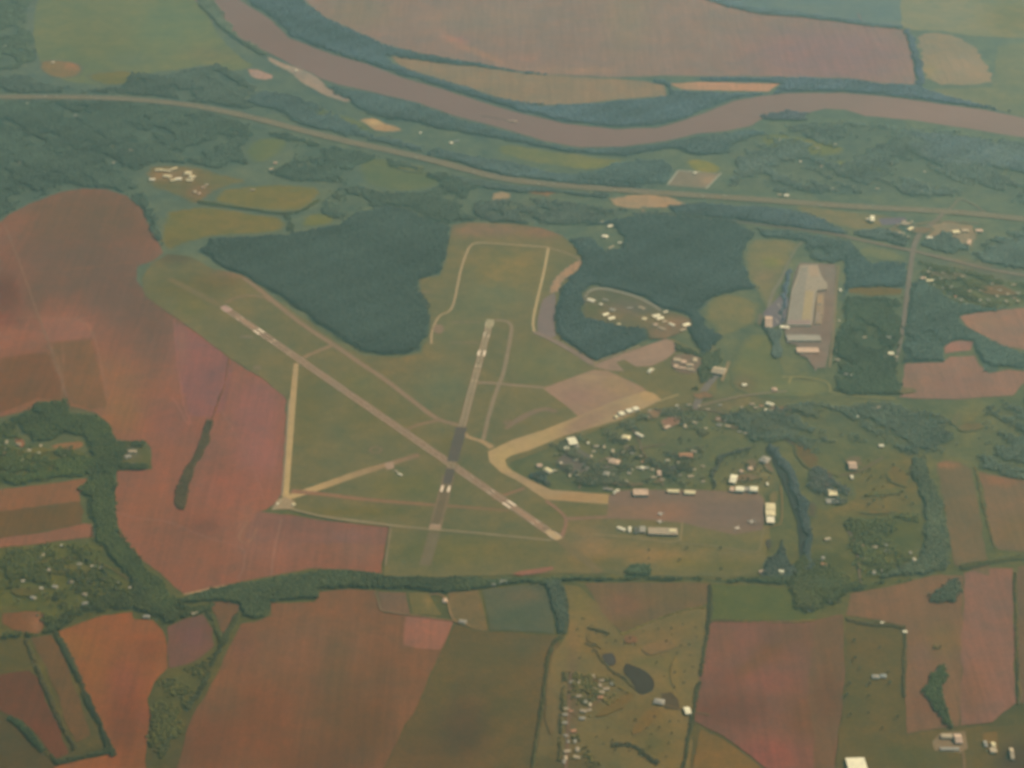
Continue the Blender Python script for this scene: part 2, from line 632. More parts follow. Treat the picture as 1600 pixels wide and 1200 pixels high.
def building(name, x, y, l, w, rot, h, roof='white', style='gable', label='', cat='building', group=None, doors=1, wall=(.45, .41, .35), rise=None, extra=()):
    e = bpy.data.objects.new(name, None)
    COL.objects.link(e)
    gx, gy = P(x, y, h)
    e.location = (gx, gy, .6)
    e.rotation_euler = (0, 0, math.radians(rot))
    e['label'], e['category'] = label, cat
    if group:
        e['group'] = group
    rc, rr, rm = ROOF[roof]
    mw, mr = smat('wall_cladding', wall, .8), smat(roof + '_roofing', rc, rr, rm)
    rise = rise if rise is not None else w * .16
    chunks = [box_vf(-l / 2, l / 2, -w / 2, w / 2, -.3, h)]
    if style == 'gable':
        for s in (-1, 1):
            t = s * (l / 2 - .01)
            chunks.append(([(t, -w / 2, h), (t, w / 2, h), (t, 0, h + rise - .3)], [(0, 1, 2)]))
    link('wall', poly_mesh('wall', chunks, mw), e)
    if style == 'gable':
        v = gable(l, w, h + .1, rise)
    elif style == 'hip':
        v = hip(l, w, h + .1, rise)
    elif style == 'vault':
        v = vault(l, w, h + .05, rise)
    else:
        v = box_vf(-l / 2 - .3, l / 2 + .3, -w / 2 - .3, w / 2 + .3, h + .02, h + .9)
    rf = link('roof', poly_mesh('roof', [v], mr), e)
    if style == 'flat' and l > 40:
        m = smat('roof_units', (.35, .34, .32), .6)
        for i in range(extra[0] if extra else 4):
            ux, uy = RNG.uniform(-.42, .42) * l, RNG.uniform(-.38, .38) * w
            link('roof_vent', poly_mesh('roof_vent', [box_vf(ux - 2, ux + 2, uy - 1.5, uy + 1.5, h + .9, h + 2.7)], m), rf)
    md = smat('door_panel', (.16, .16, .17), .6)
    for i in range(doors):
        dx = (i + .5) / doors * l - l / 2
        dw, dh = min(l / doors * .7, 28) / 2, h * .8
        if l < 25:
            dw, dh = .6, 2.2
        link('door', poly_mesh('door', [box_vf(dx - dw, dx + dw, -w / 2 - .12, -w / 2 - .02, 0, dh)], md), e)
    if l < 40:
        mg = smat('window_glass', (.07, .09, .10), .2)
        for i in range(2):
            dx = (-.32, .32)[i] * l
            link('window', poly_mesh('window', [box_vf(dx - .9, dx + .9, -w / 2 - .12, -w / 2 - .02, 1.0, 2.2)], mg), e)
    return e


def copy_thing(src, x, y, rot, label, group, h=3, s=1.0):
    o = src.copy()
    COL.objects.link(o)
    gx, gy = P(x, y, h)
    o.location = (gx, gy, .6)
    o.rotation_euler = (0, 0, math.radians(rot))
    o.scale = (s, s, s)
    o['label'], o['group'] = label, group
    for ch in src.children:
        c = ch.copy()
        COL.objects.link(c)
        c.parent = o
        for g in ch.children:
            d = g.copy()
            COL.objects.link(d)
            d.parent = c
    return o


def poly_building(name, pts, h, roof_obs, label, cat, strips=(), vents=10, wall=(.42, .40, .35)):
    """large irregular flat roofed building from its roof outline; strips = (outline, colour) roof sections"""
    e = bpy.data.objects.new(name, None)
    COL.objects.link(e)
    e['label'], e['category'] = label, cat
    cx, cy = np.mean([P(*p, h) for p in pts], axis=0)
    e.location = (cx, cy, .6)

    def prism(pts_, z0, z1):
        g = [P(x, y, h) for x, y in pts_]
        ar = sum(a[0] * b[1] - b[0] * a[1] for a, b in zip(g, g[1:] + g[:1]))
        if ar < 0:
            g = g[::-1]
        n = len(g)
        V = [(x - cx, y - cy, z) for z in (z0, z1) for x, y in g]
        return V, [tuple(range(n))[::-1], tuple(range(n, 2 * n))] + [(i, (i + 1) % n, (i + 1) % n + n, i + n) for i in range(n)]
    mc = np.array(pts).mean(0)
    link('wall', poly_mesh('wall', [prism(pts, -.3, h)], smat('wall_cladding', wall, .8)), e)
    shr = [tuple(np.array(p) + (mc - np.array(p)) * .015) for p in pts]
    rf = link('roof', poly_mesh('roof', [prism(shr, h + .02, h + .5)], smat(name + '_roofing', tuple(alb(roof_obs, *mc)), .8)), e)
    for i, (sp_, c) in enumerate(strips):
        link('roof_section', poly_mesh('roof_section', [prism(sp_, h + .52 + .06 * i, h + 1.0 + .06 * i)], smat('roof_section_%d' % i, tuple(alb(c, *mc)), .8)), rf)
    lo, hi = np.array(pts).min(0), np.array(pts).max(0)
    m, k = smat('roof_units', (.35, .34, .32), .6), 0
    while k < vents:
        x, y = RNG.uniform(lo[0], hi[0]), RNG.uniform(lo[1], hi[1])
        if inside(np.array([x]), np.array([y]), np.array(pts))[0]:
            X, Y = P(x, y, h)
            X, Y = X - cx, Y - cy
            link('roof_vent', poly_mesh('roof_vent', [box_vf(X - 3, X + 3, Y - 3, Y + 3, h + .5, h + 3.2)], m), rf)
            k += 1
    return e

# ------------------------------------------------------------------ the ground: one sheet to the horizon
def make_ground():
    xs = np.concatenate([np.linspace(-19500, -5200, 12), np.arange(-5000, 5001, 50), np.linspace(5200, 19500, 12)])
    ys = np.concatenate([np.linspace(-19500, -3700, 12), np.arange(-3500, 10001, 60), np.linspace(10300, 19500, 12)])
    X, Y = np.meshgrid(xs, ys)
    ny, nx = X.shape
    V = np.stack([X.ravel(), Y.ravel(), np.zeros(X.size)], 1)
    i = (np.arange(ny - 1)[:, None] * nx + np.arange(nx - 1)[None]).ravel()
    F = np.vstack([np.stack([i, i + 1, i + nx + 1], 1), np.stack([i, i + nx + 1, i + nx], 1)])
    yy = np.clip(V[:, 1], -2900, 6500)
    x, y = Q(np.clip(V[:, 0], -4000, 4000), yy)
    stops = GSTOPS
    A = np.array([alb(c, 800, s) for s, c in stops])
    col = np.stack([np.interp(y, [s[0] for s in stops], A[:, k]) for k in range(3)], 1)
    col = apply_blobs(col, x, y, [
        (60, 230, 90, 40, (88, 108, 94), .8), (90, 600, 120, 40, (120, 96, 76), .6), (1500, 260, 110, 60, (106, 124, 108), .7),
        (1250, 240, 90, 25, (116, 124, 98), .7), (1330, 265, 60, 14, (120, 128, 92), .7), (1500, 280, 50, 20, (122, 126, 104), .6),
        (1540, 420, 80, 30, (108, 114, 98), .7), (1380, 760, 50, 45, (112, 108, 78), .7), (1360, 790, 60, 12, (118, 108, 78), .6),
        (1420, 740, 20, 30, (116, 108, 78), .6), (1150, 640, 70, 20, (112, 108, 86), .6), (1050, 650, 30, 14, (128, 110, 90), .8),
        (1180, 745, 40, 30, (112, 112, 86), .8), (1520, 660, 30, 14, (112, 112, 84), .7), (1050, 860, 100, 22, (122, 112, 80), .8),
        (970, 880, 70, 18, (120, 112, 76), .7), (60, 890, 80, 40, (98, 96, 60), .6), (1540, 710, 50, 8, (118, 112, 84), .7),
        (1380, 600, 30, 8, (110, 112, 88), .6), (1280, 880, 40, 20, (106, 102, 74), .6), (1290, 820, 25, 30, (104, 104, 78), .6)])
    return link('ground', mesh_np('ground', V, F, col, M_GROUND), kind='structure', label='green valley floor of rough grass and scrub under everything', cat='ground')


make_ground()

# ---- fields north of the river
patch('field', [(60, -10), (100, -50), (300, -50), (322, 20), (345, 62), (378, 92), (398, 104), (370, 112), (322, 98), (290, 108), (235, 112), (205, 134), (150, 132), (92, 126), (62, 100), (50, 50)], (112, 124, 98), M_GRASS, rnd=1,
      blobs=[(150, 60, 60, 30, (114, 122, 94), .6), (270, 40, 60, 40, (112, 128, 102), .7), (330, 85, 40, 12, (120, 122, 98), .5), (210, 95, 30, 10, (106, 122, 102), .6)],
      label='pale green pasture in the top left corner beside the river', cell=60)
patch('field', [(56, 96), (92, 92), (132, 100), (128, 118), (100, 124), (68, 118)], (128, 118, 92), M_SOIL, rnd=2, blobs=[(113, 103, 12, 8, (152, 122, 96), .8)], label='small tan plot at the foot of the top left pasture', soft=34)
patch('field', [(128, 114), (205, 108), (212, 116), (196, 134), (150, 132)], (116, 118, 88), M_GRASS, rnd=1, label='narrow olive meadow just north of the highway at far left', soft=34)
patch('field', [(470, -50), (455, -20), (478, 2), (507, 26), (560, 50), (600, 69), (640, 79), (693, 90), (747, 98), (800, 109), (853, 116), (960, 121), (1040, 118), (1093, 119), (1180, 119), (1327, 122), (1380, 130), (1432, 132), (1424, 80), (1413, 46), (1360, 40), (1260, 28), (1180, 19), (1098, -3), (1040, -50)],
      (138, 127, 114), M_SOIL, cell=55, label='huge bare brown field inside the river bend along the top',
      blobs=[(1300, 85, 130, 45, (137, 122, 118), .8), (760, 30, 90, 22, (140, 132, 116), .5), (704, 60, 18, 4, (164, 130, 110), .8, 25), (720, 62, 9, 4, (166, 124, 110), .7), (755, 86, 42, 3.5, (160, 132, 110), .7, 22),
             (820, 90, 22, 6, (152, 128, 112), .7), (900, 110, 60, 5, (152, 132, 112), .7), (560, 20, 50, 25, (134, 128, 108), .6), (980, 30, 30, 50, (138, 132, 112), .5), (882, 45, 60, 14, (132, 124, 112), .5)])
patch('field', [(608, 85), (640, 92), (693, 99), (747, 104), (820, 115), (900, 120), (970, 124), (1008, 127), (1037, 134), (1042, 150), (960, 156), (920, 161), (853, 164), (820, 161), (773, 151), (720, 133), (667, 117), (627, 104)], (136, 128, 108), M_SOIL,
      blobs=[(900, 140, 90, 14, (140, 128, 108), .6), (700, 118, 40, 8, (126, 124, 106), .5)], label='long tan field curving between two tree belts on the inside of the river bend', cell=50)
patch('field', [(1047, 131), (1093, 128), (1219, 131), (1200, 143), (1067, 140)], (176, 140, 112), M_SOIL, amp=3, blobs=[(1070, 133, 16, 4, (158, 136, 110), .7)], label='thin bright orange strip field between dark trees north of the river')
patch('field', [(1096, -8), (1180, 17), (1260, 26), (1360, 38), (1412, 43), (1404, -50), (1060, -50)], (107, 128, 120), M_GRASS, label='blue green plot above the bare brown field at the top')
patch('field', [(1409, 44), (1404, -50), (1700, -50), (1700, 70), (1600, 60), (1516, 56), (1473, 48), (1431, 47)], (128, 135, 113), M_GRASS, cell=90, blobs=[(1480, 20, 50, 20, (134, 138, 116), .6), (1580, 30, 40, 30, (118, 124, 98), .7)], label='pale green field in the top right corner')
patch('field', [(1434, 52), (1473, 52), (1514, 64), (1535, 91), (1551, 117), (1545, 133), (1446, 131), (1440, 90)], (140, 135, 115), M_SOIL, amp=22, rnd=1, cell=40, blobs=[(1500, 100, 30, 14, (152, 140, 118), .8), (1452, 110, 10, 12, (146, 140, 106), .5)], label='light tan field right of the tree line at upper right')
patch('field', [(1560, 70), (1700, 60), (1700, 190), (1600, 182), (1500, 158), (1440, 140), (1550, 136)], (116, 128, 108), M_GRASS, label='rough green ground at the right edge above the river')

# ---- the river
river_n = [(373, -50), (373, 0), (420, 29), (453, 60), (520, 86), (573, 100), (627, 121), (693, 140), (747, 158), (800, 174), (880, 193), (960, 202), (1027, 200), (1067, 189), (1107, 174), (1147, 158), (1190, 150), (1233, 146), (1313, 145), (1393, 152), (1473, 163), (1540, 172), (1600, 184), (1720, 206)]
river_s = [(1720, 240), (1600, 215), (1500, 199), (1420, 187), (1353, 181), (1320, 171), (1290, 170), (1240, 181), (1191, 186), (1173, 197), (1133, 205), (1093, 208), (1040, 220), (973, 229), (907, 230), (853, 221), (820, 211), (773, 197), (720, 184), (653, 160), (571, 141), (525, 131), (490, 118), (450, 98), (420, 82), (373, 59), (339, 33), (304, 0), (290, -50)]
patch('river', river_n + river_s, (131, 119, 108), M_WATER, amp=4, cell=70, blobs=[(1450, 172, 120, 20, (140, 124, 112), .7), (430, 60, 60, 40, (128, 114, 102), .6)], cat='river', label='wide muddy brown river curving across the top of the view')
wood('tree_belt', [(1187, 181), (1230, 172), (1262, 178), (1262, 190), (1215, 190), (1193, 187)], (98, 116, 118), 'wooded low islet hugging the south bank of the river', sp=16, floor=False)
for n_, (pts, c, lb) in enumerate([
    ([(416, 87), (440, 97), (463, 105), (490, 115), (500, 122), (510, 135), (530, 146), (552, 157), (545, 162), (515, 152), (490, 141), (465, 126), (455, 113), (430, 102), (416, 92)], (150, 138, 120), 'long pale sand bar on the near bank at the river bend'),
    ([(382, 108), (400, 107), (415, 113), (431, 119), (424, 125), (397, 124)], (164, 140, 122), 'small sand patch inland of the long sand bar'),
    ([(556, 187), (575, 184), (592, 186), (606, 193), (632, 203), (612, 208), (585, 204), (568, 197)], (158, 138, 108), 'sandy yard between the river and the highway')]):
    patch('sand_bar', pts, c, M_SOIL, amp=6, rnd=1, blobs=([(586, 191, 10, 4, (190, 162, 118), .9)] if n_ == 2 else [(452, 108, 14, 5, (162, 150, 128), .6)]), cat='sand', label=lb, cell=8, soft=14)
ribbon('wing_dam', [(752, 181), (772, 184), (800, 190)], [26, 14, 26], (116, 118, 108), M_SOIL, label='low rock groyne lying in the river', cat='groyne', amp=4)

# ---- band between river and highway
patch('field', [(780, 222), (840, 232), (920, 243), (990, 250), (930, 268), (880, 262), (820, 252), (770, 238)], (116, 124, 96), M_GRASS, rnd=1, blobs=[(920, 260, 25, 8, (124, 128, 92), .7)], label='pale green meadow between the river and the highway left of centre', soft=38)
patch('field', [(1070, 250), (1090, 246), (1125, 256), (1130, 268), (1110, 275), (1075, 265)], (128, 130, 92), M_GRASS, rnd=1, label='yellowish grass patch beside the fenced yard', soft=38)
patch('yard', [(1060, 267), (1125, 271), (1102, 294), (1043, 289)], (128, 126, 108), M_PAVE, amp=1.5, blobs=[(1108, 282, 12, 8, (156, 136, 110), .8)], cat='yard', label='fenced gravel yard north of the highway with white kerb lines', cell=20)
for a, b in (((1060, 266), (1043, 289)), ((1127, 270), (1103, 295)), ((1060, 266), (1094, 269))):
    ribbon('white_kerb', [a, b], 7, (176, 172, 148), M_PAVE, smooth=0, cat='kerb', label={1060: 'white kerb line along the yard north of the highway', 1127: 'right white kerb line of the yard north of the highway'}[a[0]])
patch('field', [(440, 150), (500, 168), (560, 186), (600, 212), (540, 200), (470, 178)], (106, 120, 94), M_GRASS, rnd=1, label='grassy flat behind the sand bar', soft=38)
patch('field', [(1200, 205), (1260, 215), (1330, 230), (1300, 246), (1220, 238), (1180, 220)], (112, 124, 96), M_GRASS, rnd=2, label='rough pasture south of the river at upper right', soft=38)
patch('field', [(1300, 248), (1350, 254), (1395, 262), (1370, 272), (1310, 268)], (122, 130, 92), M_GRASS, rnd=2, label='small bright green pasture at upper right', soft=38)

# ---- west side meadows
patch('field', [(345, 296), (380, 291), (430, 287), (500, 291), (503, 302), (486, 322), (466, 330), (440, 332), (380, 325), (330, 316)], (119, 117, 84), M_GRASS, blobs=[(430, 312, 40, 10, (122, 116, 82), .6)], label='olive meadow above the thin hedge at left', soft=38)
patch('field', [(262, 330), (318, 321), (380, 330), (438, 339), (449, 352), (440, 362), (400, 366), (330, 370), (290, 382), (262, 394), (246, 378), (252, 350)], (116, 114, 80), M_GRASS, blobs=[(272, 382, 18, 10, (108, 108, 60), .8), (360, 348, 50, 10, (124, 115, 82), .6), (255, 345, 14, 18, (104, 112, 82), .6)], label='olive meadow below the thin hedge at left', soft=38)
patch('field', [(480, 335), (500, 331), (530, 338), (524, 349), (476, 358), (467, 346)], (112, 118, 84), M_GRASS, rnd=1, label='small triangular meadow beside the big wood', soft=38)
patch('field', [(222, 262), (262, 256), (318, 262), (345, 272), (400, 282), (345, 294), (315, 318), (300, 322), (262, 300), (236, 296)], (112, 112, 86), M_GRASS, rnd=1, blobs=[(270, 274, 34, 9, (140, 120, 92), .8), (310, 300, 18, 12, (132, 112, 88), .8), (350, 278, 26, 10, (112, 118, 90), .5)], label='bare ground around the shed cluster at upper left', soft=38)
patch('field', [(378, 235), (400, 216), (440, 212), (456, 224), (430, 248), (395, 258)], (104, 118, 92), M_GRASS, rnd=2, label='lighter green clearing below the highway at left', soft=38)
patch('field', [(168, 228), (185, 226), (207, 234), (203, 240), (178, 236)], (130, 112, 94), M_SOIL, rnd=1, label='little tan clearing in the trees at upper left', soft=38)
patch('field', [(560, 240), (620, 252), (660, 262), (700, 285), (660, 298), (600, 300), (560, 280)], (104, 118, 94), M_GRASS, rnd=2, label='scrubby clearing under the highway left of centre', soft=38)

# ---- western farmland
patch('field', [(-90, 352), (0, 347), (13, 336), (48, 318), (95, 300), (130, 295), (165, 296), (198, 307), (220, 325), (236, 358), (256, 395), (238, 408), (214, 416), (214, 440), (262, 488), (300, 515), (332, 537), (362, 562), (400, 586), (430, 600), (447, 625), (444, 700), (441, 768), (428, 790), (402, 802), (450, 804), (490, 812), (545, 818), (607, 824), (600, 862), (596, 896), (545, 890), (485, 888), (400, 905), (350, 914), (290, 930), (262, 906), (218, 870), (186, 835), (180, 780), (183, 735), (237, 733), (236, 700), (228, 690), (182, 688), (174, 666), (150, 645), (112, 634), (60, 626), (45, 640), (0, 652), (-90, 656)],
      (139, 99, 79), M_SOIL, amp=4, cell=16, label='enormous red ploughed field filling the left of the view',
      blobs=[(130, 345, 105, 52, (112, 99, 83), 1), (120, 420, 110, 50, (113, 98, 84), .95), (200, 460, 62, 60, (112, 98, 85), .95), (235, 530, 34, 42, (112, 97, 84), .9), (245, 470, 20, 40, (112, 98, 84), .8), (55, 465, 14, 30, (110, 96, 82), .8),
             (15, 400, 20, 34, (128, 100, 84), .9, 0), (8, 460, 26, 30, (108, 88, 66), .95), (10, 500, 20, 10, (126, 86, 68), .7), (30, 530, 48, 17, (148, 103, 82), .95), (105, 512, 36, 14, (152, 106, 86), .95),
             (30, 595, 62, 34, (121, 94, 71), .98), (105, 560, 32, 24, (124, 98, 76), .9), (175, 600, 50, 40, (141, 104, 78), .8), (60, 635, 60, 12, (146, 104, 76), .6), (300, 545, 26, 36, (142, 102, 88), .85), (330, 590, 30, 40, (136, 98, 86), .7),
             (400, 640, 40, 50, (144, 102, 90), .8), (405, 710, 36, 34, (152, 104, 90), .8), (270, 660, 40, 30, (136, 96, 80), .7), (330, 700, 30, 30, (132, 98, 82), .6), (220, 800, 45, 34, (138, 96, 74), .8), (360, 760, 50, 30, (146, 98, 80), .7),
             (420, 850, 60, 26, (138, 101, 83), .7), (300, 870, 70, 34, (136, 95, 74), .7), (470, 818, 80, 10, (124, 98, 84), .85), (410, 828, 26, 22, (122, 94, 80), .7), (560, 855, 40, 24, (136, 104, 84), .6), (320, 822, 22, 12, (128, 88, 72), .6), (190, 650, 30, 30, (142, 106, 74), .6), (385, 815, 16, 24, (148, 104, 82), .5)])
for pts, c, lb, bl in (([(-90, 556), (0, 560), (40, 554), (74, 551), (84, 575), (98, 604), (112, 632), (60, 622), (0, 645), (-90, 650)], (119, 93, 70), 'dark brown plot at the left edge of the red farmland', ()),
                       ([(83, 536), (112, 533), (142, 531), (150, 560), (160, 600), (166, 636), (140, 640), (114, 632), (100, 602), (84, 560)], (124, 99, 77), 'dull brown plot between two farm tracks', [(110, 560, 24, 20, (112, 96, 78), .6)]),
                       ([(62, 496), (124, 499), (140, 505), (147, 526), (110, 531), (76, 534), (66, 520)], (148, 105, 85), 'bright orange red plot at the left', ()),
                       ([(273, 503), (300, 518), (332, 540), (362, 565), (360, 590), (352, 640), (330, 652), (296, 650), (284, 600), (277, 545)], (139, 100, 88), 'purplish red plot under the airfield corner', [(284, 540, 8, 30, (148, 108, 90), .7), (330, 600, 20, 24, (132, 98, 88), .6)]),
                       ([(402, 800), (430, 802), (470, 810), (545, 820), (606, 826), (602, 852), (520, 848), (430, 850), (384, 842), (392, 815)], (128, 99, 85), 'dusky plot below the perimeter road', [(440, 822, 40, 12, (120, 95, 83), .7), (540, 838, 30, 8, (134, 102, 88), .6)])):
    patch('field', pts, c, M_SOIL, blobs=bl, label=lb, amp=4, cell=16)
for pts, c, lb, w in (([(268, 620), (282, 640), (292, 662), (300, 664)], (150, 108, 90), 'short pale track above the bush row', 7),
                      ([(345, 640), (375, 690), (400, 740), (412, 780)], (148, 106, 88), 'faint long track across the red field', 6),
                      ([(180, 800), (220, 812), (260, 812), (320, 840), (372, 852), (384, 862), (380, 890), (372, 906)], (144, 106, 86), 'curving pale track in the lower red field', 6),
                      ([(440, 812), (430, 850), (424, 898)], (142, 110, 90), 'faint track dividing the lower red field', 6),
                      ([(388, 812), (372, 840), (380, 850), (392, 846), (402, 826)], (148, 112, 86), 'little loop of track below the airfield corner', 6),
                      ([(96, 640), (100, 560), (96, 534)], (132, 106, 84), 'faint track across the dull brown plot', 6),
                      ([(0, 500), (60, 494), (125, 499)], (140, 112, 90), 'pale track between the left hand plots', 6),
                      ([(75, 538), (88, 552), (100, 604)], (136, 110, 86), 'pale headland of the dark brown plot', 6),
                      ([(52, 428), (110, 420), (160, 416), (212, 408)], (126, 102, 84), 'faint reddish headland across the upper brown field', 14),
                      ([(465, 1192), (500, 1110), (548, 1010), (560, 960)], (112, 88, 68), 'faint tractor line in the large brown field', 5),
                      ([(290, 1190), (340, 1130), (410, 1100), (560, 1096)], (114, 86, 64), 'faint crossing line in the large brown field', 5),
                      ([(1160, 972), (1166, 1060), (1172, 1160)], (118, 90, 74), 'faint line in the red mottled field', 5),
                      ([(1208, 972), (1212, 1080), (1214, 1190)], (116, 92, 74), 'second faint line in the red mottled field', 5),
                      ([(1340, 20), (1360, 60), (1372, 128)], (132, 120, 114), 'faint line across the bare brown field at the top', 8),
                      ([(1112, 8), (1110, 60), (1108, 116)], (142, 132, 118), 'faint pale line in the bare brown field at the top', 8),
                      ([(866, 22), (900, 34), (975, 30)], (118, 124, 108), 'faint greenish line in the bare brown field at the top', 9),
                      ([(8, 352), (36, 425), (60, 494), (80, 545), (104, 620)], (132, 112, 92), 'farm track running down the far left of the red field', 7),
                      ([(125, 498), (146, 520), (156, 560), (168, 622)], (146, 110, 86), 'short farm track between red field plots', 8),
                      ([(272, 500), (276, 560), (288, 640), (300, 662)], (150, 106, 90), 'faint farm track in the red field', 8),
                      ([(287, 929), (320, 922), (352, 915)], (176, 140, 100), 'pale verge at the foot of the red field', 9)):
    ribbon('farm_track', pts, w, c, M_SOIL, label=lb, cat='track', amp=2)
patch('field', [(0, 765), (70, 757), (135, 748), (141, 758), (123, 770), (126, 783), (60, 792), (0, 800), (-90, 812), (-90, 775)], (136, 98, 72), M_SOIL, label='orange strip field at the left edge, upper of two')
patch('field', [(0, 801), (60, 793), (126, 784), (131, 800), (128, 818), (60, 832), (0, 840), (-90, 850), (-90, 813)], (108, 92, 68), M_SOIL, label='dull brown strip field between two orange strips at left')
patch('field', [(0, 841), (60, 833), (130, 819), (143, 820), (146, 838), (80, 848), (20, 854), (-90, 866), (-90, 852)], (137, 98, 76), M_SOIL, label='orange strip field at the left edge, lower of two')
patch('field', [(80, 696), (108, 692), (130, 690), (131, 697), (108, 704), (82, 705)], (136, 104, 76), M_SOIL, rnd=1, label='tiny orange plot beside the hamlet at left')
patch('field', [(24, 684), (36, 686), (42, 697), (33, 699), (24, 690)], (140, 104, 78), M_SOIL, rnd=1, label='orange garden plot left of the hamlet trees')
patch('field', [(-90, 700), (0, 695), (40, 702), (80, 706), (130, 702), (140, 722), (90, 734), (0, 752), (-90, 760)], (97, 100, 70), M_GRASS, rnd=1, label='hamlet grass strip at the left edge')
patch('field', [(182, 691), (227, 691), (237, 732), (183, 737)], (95, 99, 68), M_GRASS, amp=2, blobs=[(205, 708, 12, 10, (110, 108, 90), .7)], cell=14, label='square farmyard jutting into the red field')

# ---- bottom left
patch('field', [(5, 958), (40, 956), (68, 958), (68, 982), (60, 990), (20, 984), (5, 975)], (118, 90, 68), M_SOIL, blobs=[(58, 972, 10, 14, (148, 104, 74), .9)], label='small brown plot at lower left with an orange end', cell=20)
patch('field', [(48, 998), (80, 993), (98, 1020), (112, 1060), (128, 1110), (142, 1150), (122, 1160), (104, 1132), (88, 1080), (70, 1040)], (107, 88, 66), M_SOIL, label='narrow brown field between two hedges at lower left')
patch('field', [(91, 988), (130, 973), (160, 963), (205, 956), (209, 968), (240, 970), (254, 984), (260, 1010), (261, 1045), (242, 1066), (231, 1092), (235, 1120), (229, 1150), (228, 1250), (60, 1250), (70, 1203), (110, 1192), (176, 1178), (168, 1150), (115, 1037)], (138, 91, 63), M_SOIL, cell=18,
      blobs=[(195, 1120, 30, 60, (112, 78, 58), .8), (230, 1015, 22, 20, (124, 84, 62), .7), (110, 1010, 26, 22, (140, 98, 60), .7), (190, 1060, 30, 26, (134, 86, 66), .7), (150, 1040, 20, 40, (140, 94, 62), .6), (225, 1120, 8, 12, (128, 84, 66), .6)], label='vivid orange wedge field at lower left')
patch('field', [(-90, 1060), (0, 1054), (45, 1047), (58, 1058), (72, 1095), (96, 1145), (108, 1178), (88, 1186), (60, 1150), (40, 1130), (18, 1118), (0, 1110), (-90, 1100)], (103, 78, 54), M_SOIL, label='dark brown field at the lower left edge')
patch('field', [(-90, 1110), (0, 1116), (20, 1132), (50, 1158), (84, 1194), (84, 1250), (-90, 1250)], (84, 82, 46), M_GRASS, label='dark olive field in the bottom left corner')
patch('field', [(262, 980), (288, 968), (316, 960), (332, 985), (333, 1008), (312, 1028), (293, 1038), (264, 1045), (262, 1010)], (114, 89, 76), M_SOIL, blobs=[(300, 995, 20, 16, (116, 88, 80), .7)], label='purple brown field left of the lower hedge fork')
patch('field', [(328, 942), (352, 940), (374, 946), (372, 962), (357, 994), (345, 984)], (112, 92, 72), M_SOIL, label='small brown wedge between forking hedges')
patch('field', [(0, 1000), (40, 998), (60, 1035), (40, 1044), (0, 1050), (-90, 1055), (-90, 995)], (92, 90, 58), M_GRASS, label='olive grass plot at the lower left edge')

# ---- south centre
patch('field', [(400, 972), (424, 962), (424, 944), (460, 942), (492, 940), (499, 925), (545, 921), (588, 924), (598, 958), (640, 962), (709, 972), (700, 995), (680, 1034), (657, 1093), (632, 1138), (598, 1200), (580, 1250), (262, 1250), (276, 1200), (300, 1122), (335, 1062), (358, 1012), (377, 975)],
      (120, 93, 72), M_SOIL, cell=17, label='very large brown field at bottom centre left',
      blobs=[(420, 1130, 46, 70, (122, 84, 56), .8), (330, 1160, 50, 50, (112, 82, 60), .7), (560, 1130, 60, 60, (106, 86, 64), .8), (480, 1010, 80, 40, (122, 96, 76), .6), (600, 1060, 46, 40, (112, 90, 70), .7), (500, 1190, 60, 30, (98, 82, 58), .7), (380, 1010, 22, 30, (118, 90, 74), .6), (525, 1040, 24, 50, (106, 92, 70), .5)])
patch('field', [(634, 963), (670, 966), (708, 973), (698, 994), (688, 1016), (660, 1014), (630, 1008)], (148, 103, 82), M_SOIL, amp=4, cell=16, blobs=[(655, 1005, 24, 8, (134, 98, 78), .6)], label='bright red corner of the large brown field')
patch('field', [(590, 925), (634, 926), (640, 960), (598, 956)], (118, 99, 80), M_SOIL, amp=2, label='small tan plot south of the creek, left of three')
patch('field', [(638, 927), (668, 926), (690, 962), (644, 960)], (108, 104, 74), M_GRASS, amp=2, blobs=[(668, 940, 6, 10, (126, 114, 80), .7)], label='small green plot south of the creek, middle of three', cell=14)
patch('field', [(700, 926), (748, 922), (762, 986), (740, 984), (716, 974), (706, 962)], (112, 102, 76), M_GRASS, amp=3, label='brown green plot beside the farm lane')
patch('field', [(711, 976), (740, 986), (765, 987), (868, 994), (874, 1010), (862, 1060), (850, 1130), (836, 1250), (582, 1250), (600, 1200), (634, 1138), (659, 1093), (684, 1034), (702, 996)], (100, 92, 68), M_GRASS, cell=20,
      label='dull olive field at bottom centre', blobs=[(760, 1030, 40, 30, (96, 94, 70), .6), (720, 1140, 40, 50, (84, 80, 52), .7), (650, 1190, 50, 40, (98, 86, 62), .7), (800, 1100, 30, 60, (98, 92, 64), .6), (690, 1060, 20, 50, (102, 94, 66), .6), (820, 1010, 40, 16, (98, 96, 74), .5)])
patch('field', [(755, 922), (800, 916), (846, 914), (862, 940), (866, 990), (800, 986), (766, 985)], (89, 98, 80), M_GRASS, amp=3, blobs=[(815, 930, 30, 10, (102, 100, 80), .7), (800, 965, 40, 12, (82, 96, 78), .6)], label='dark green plot south of the creek', cell=18)
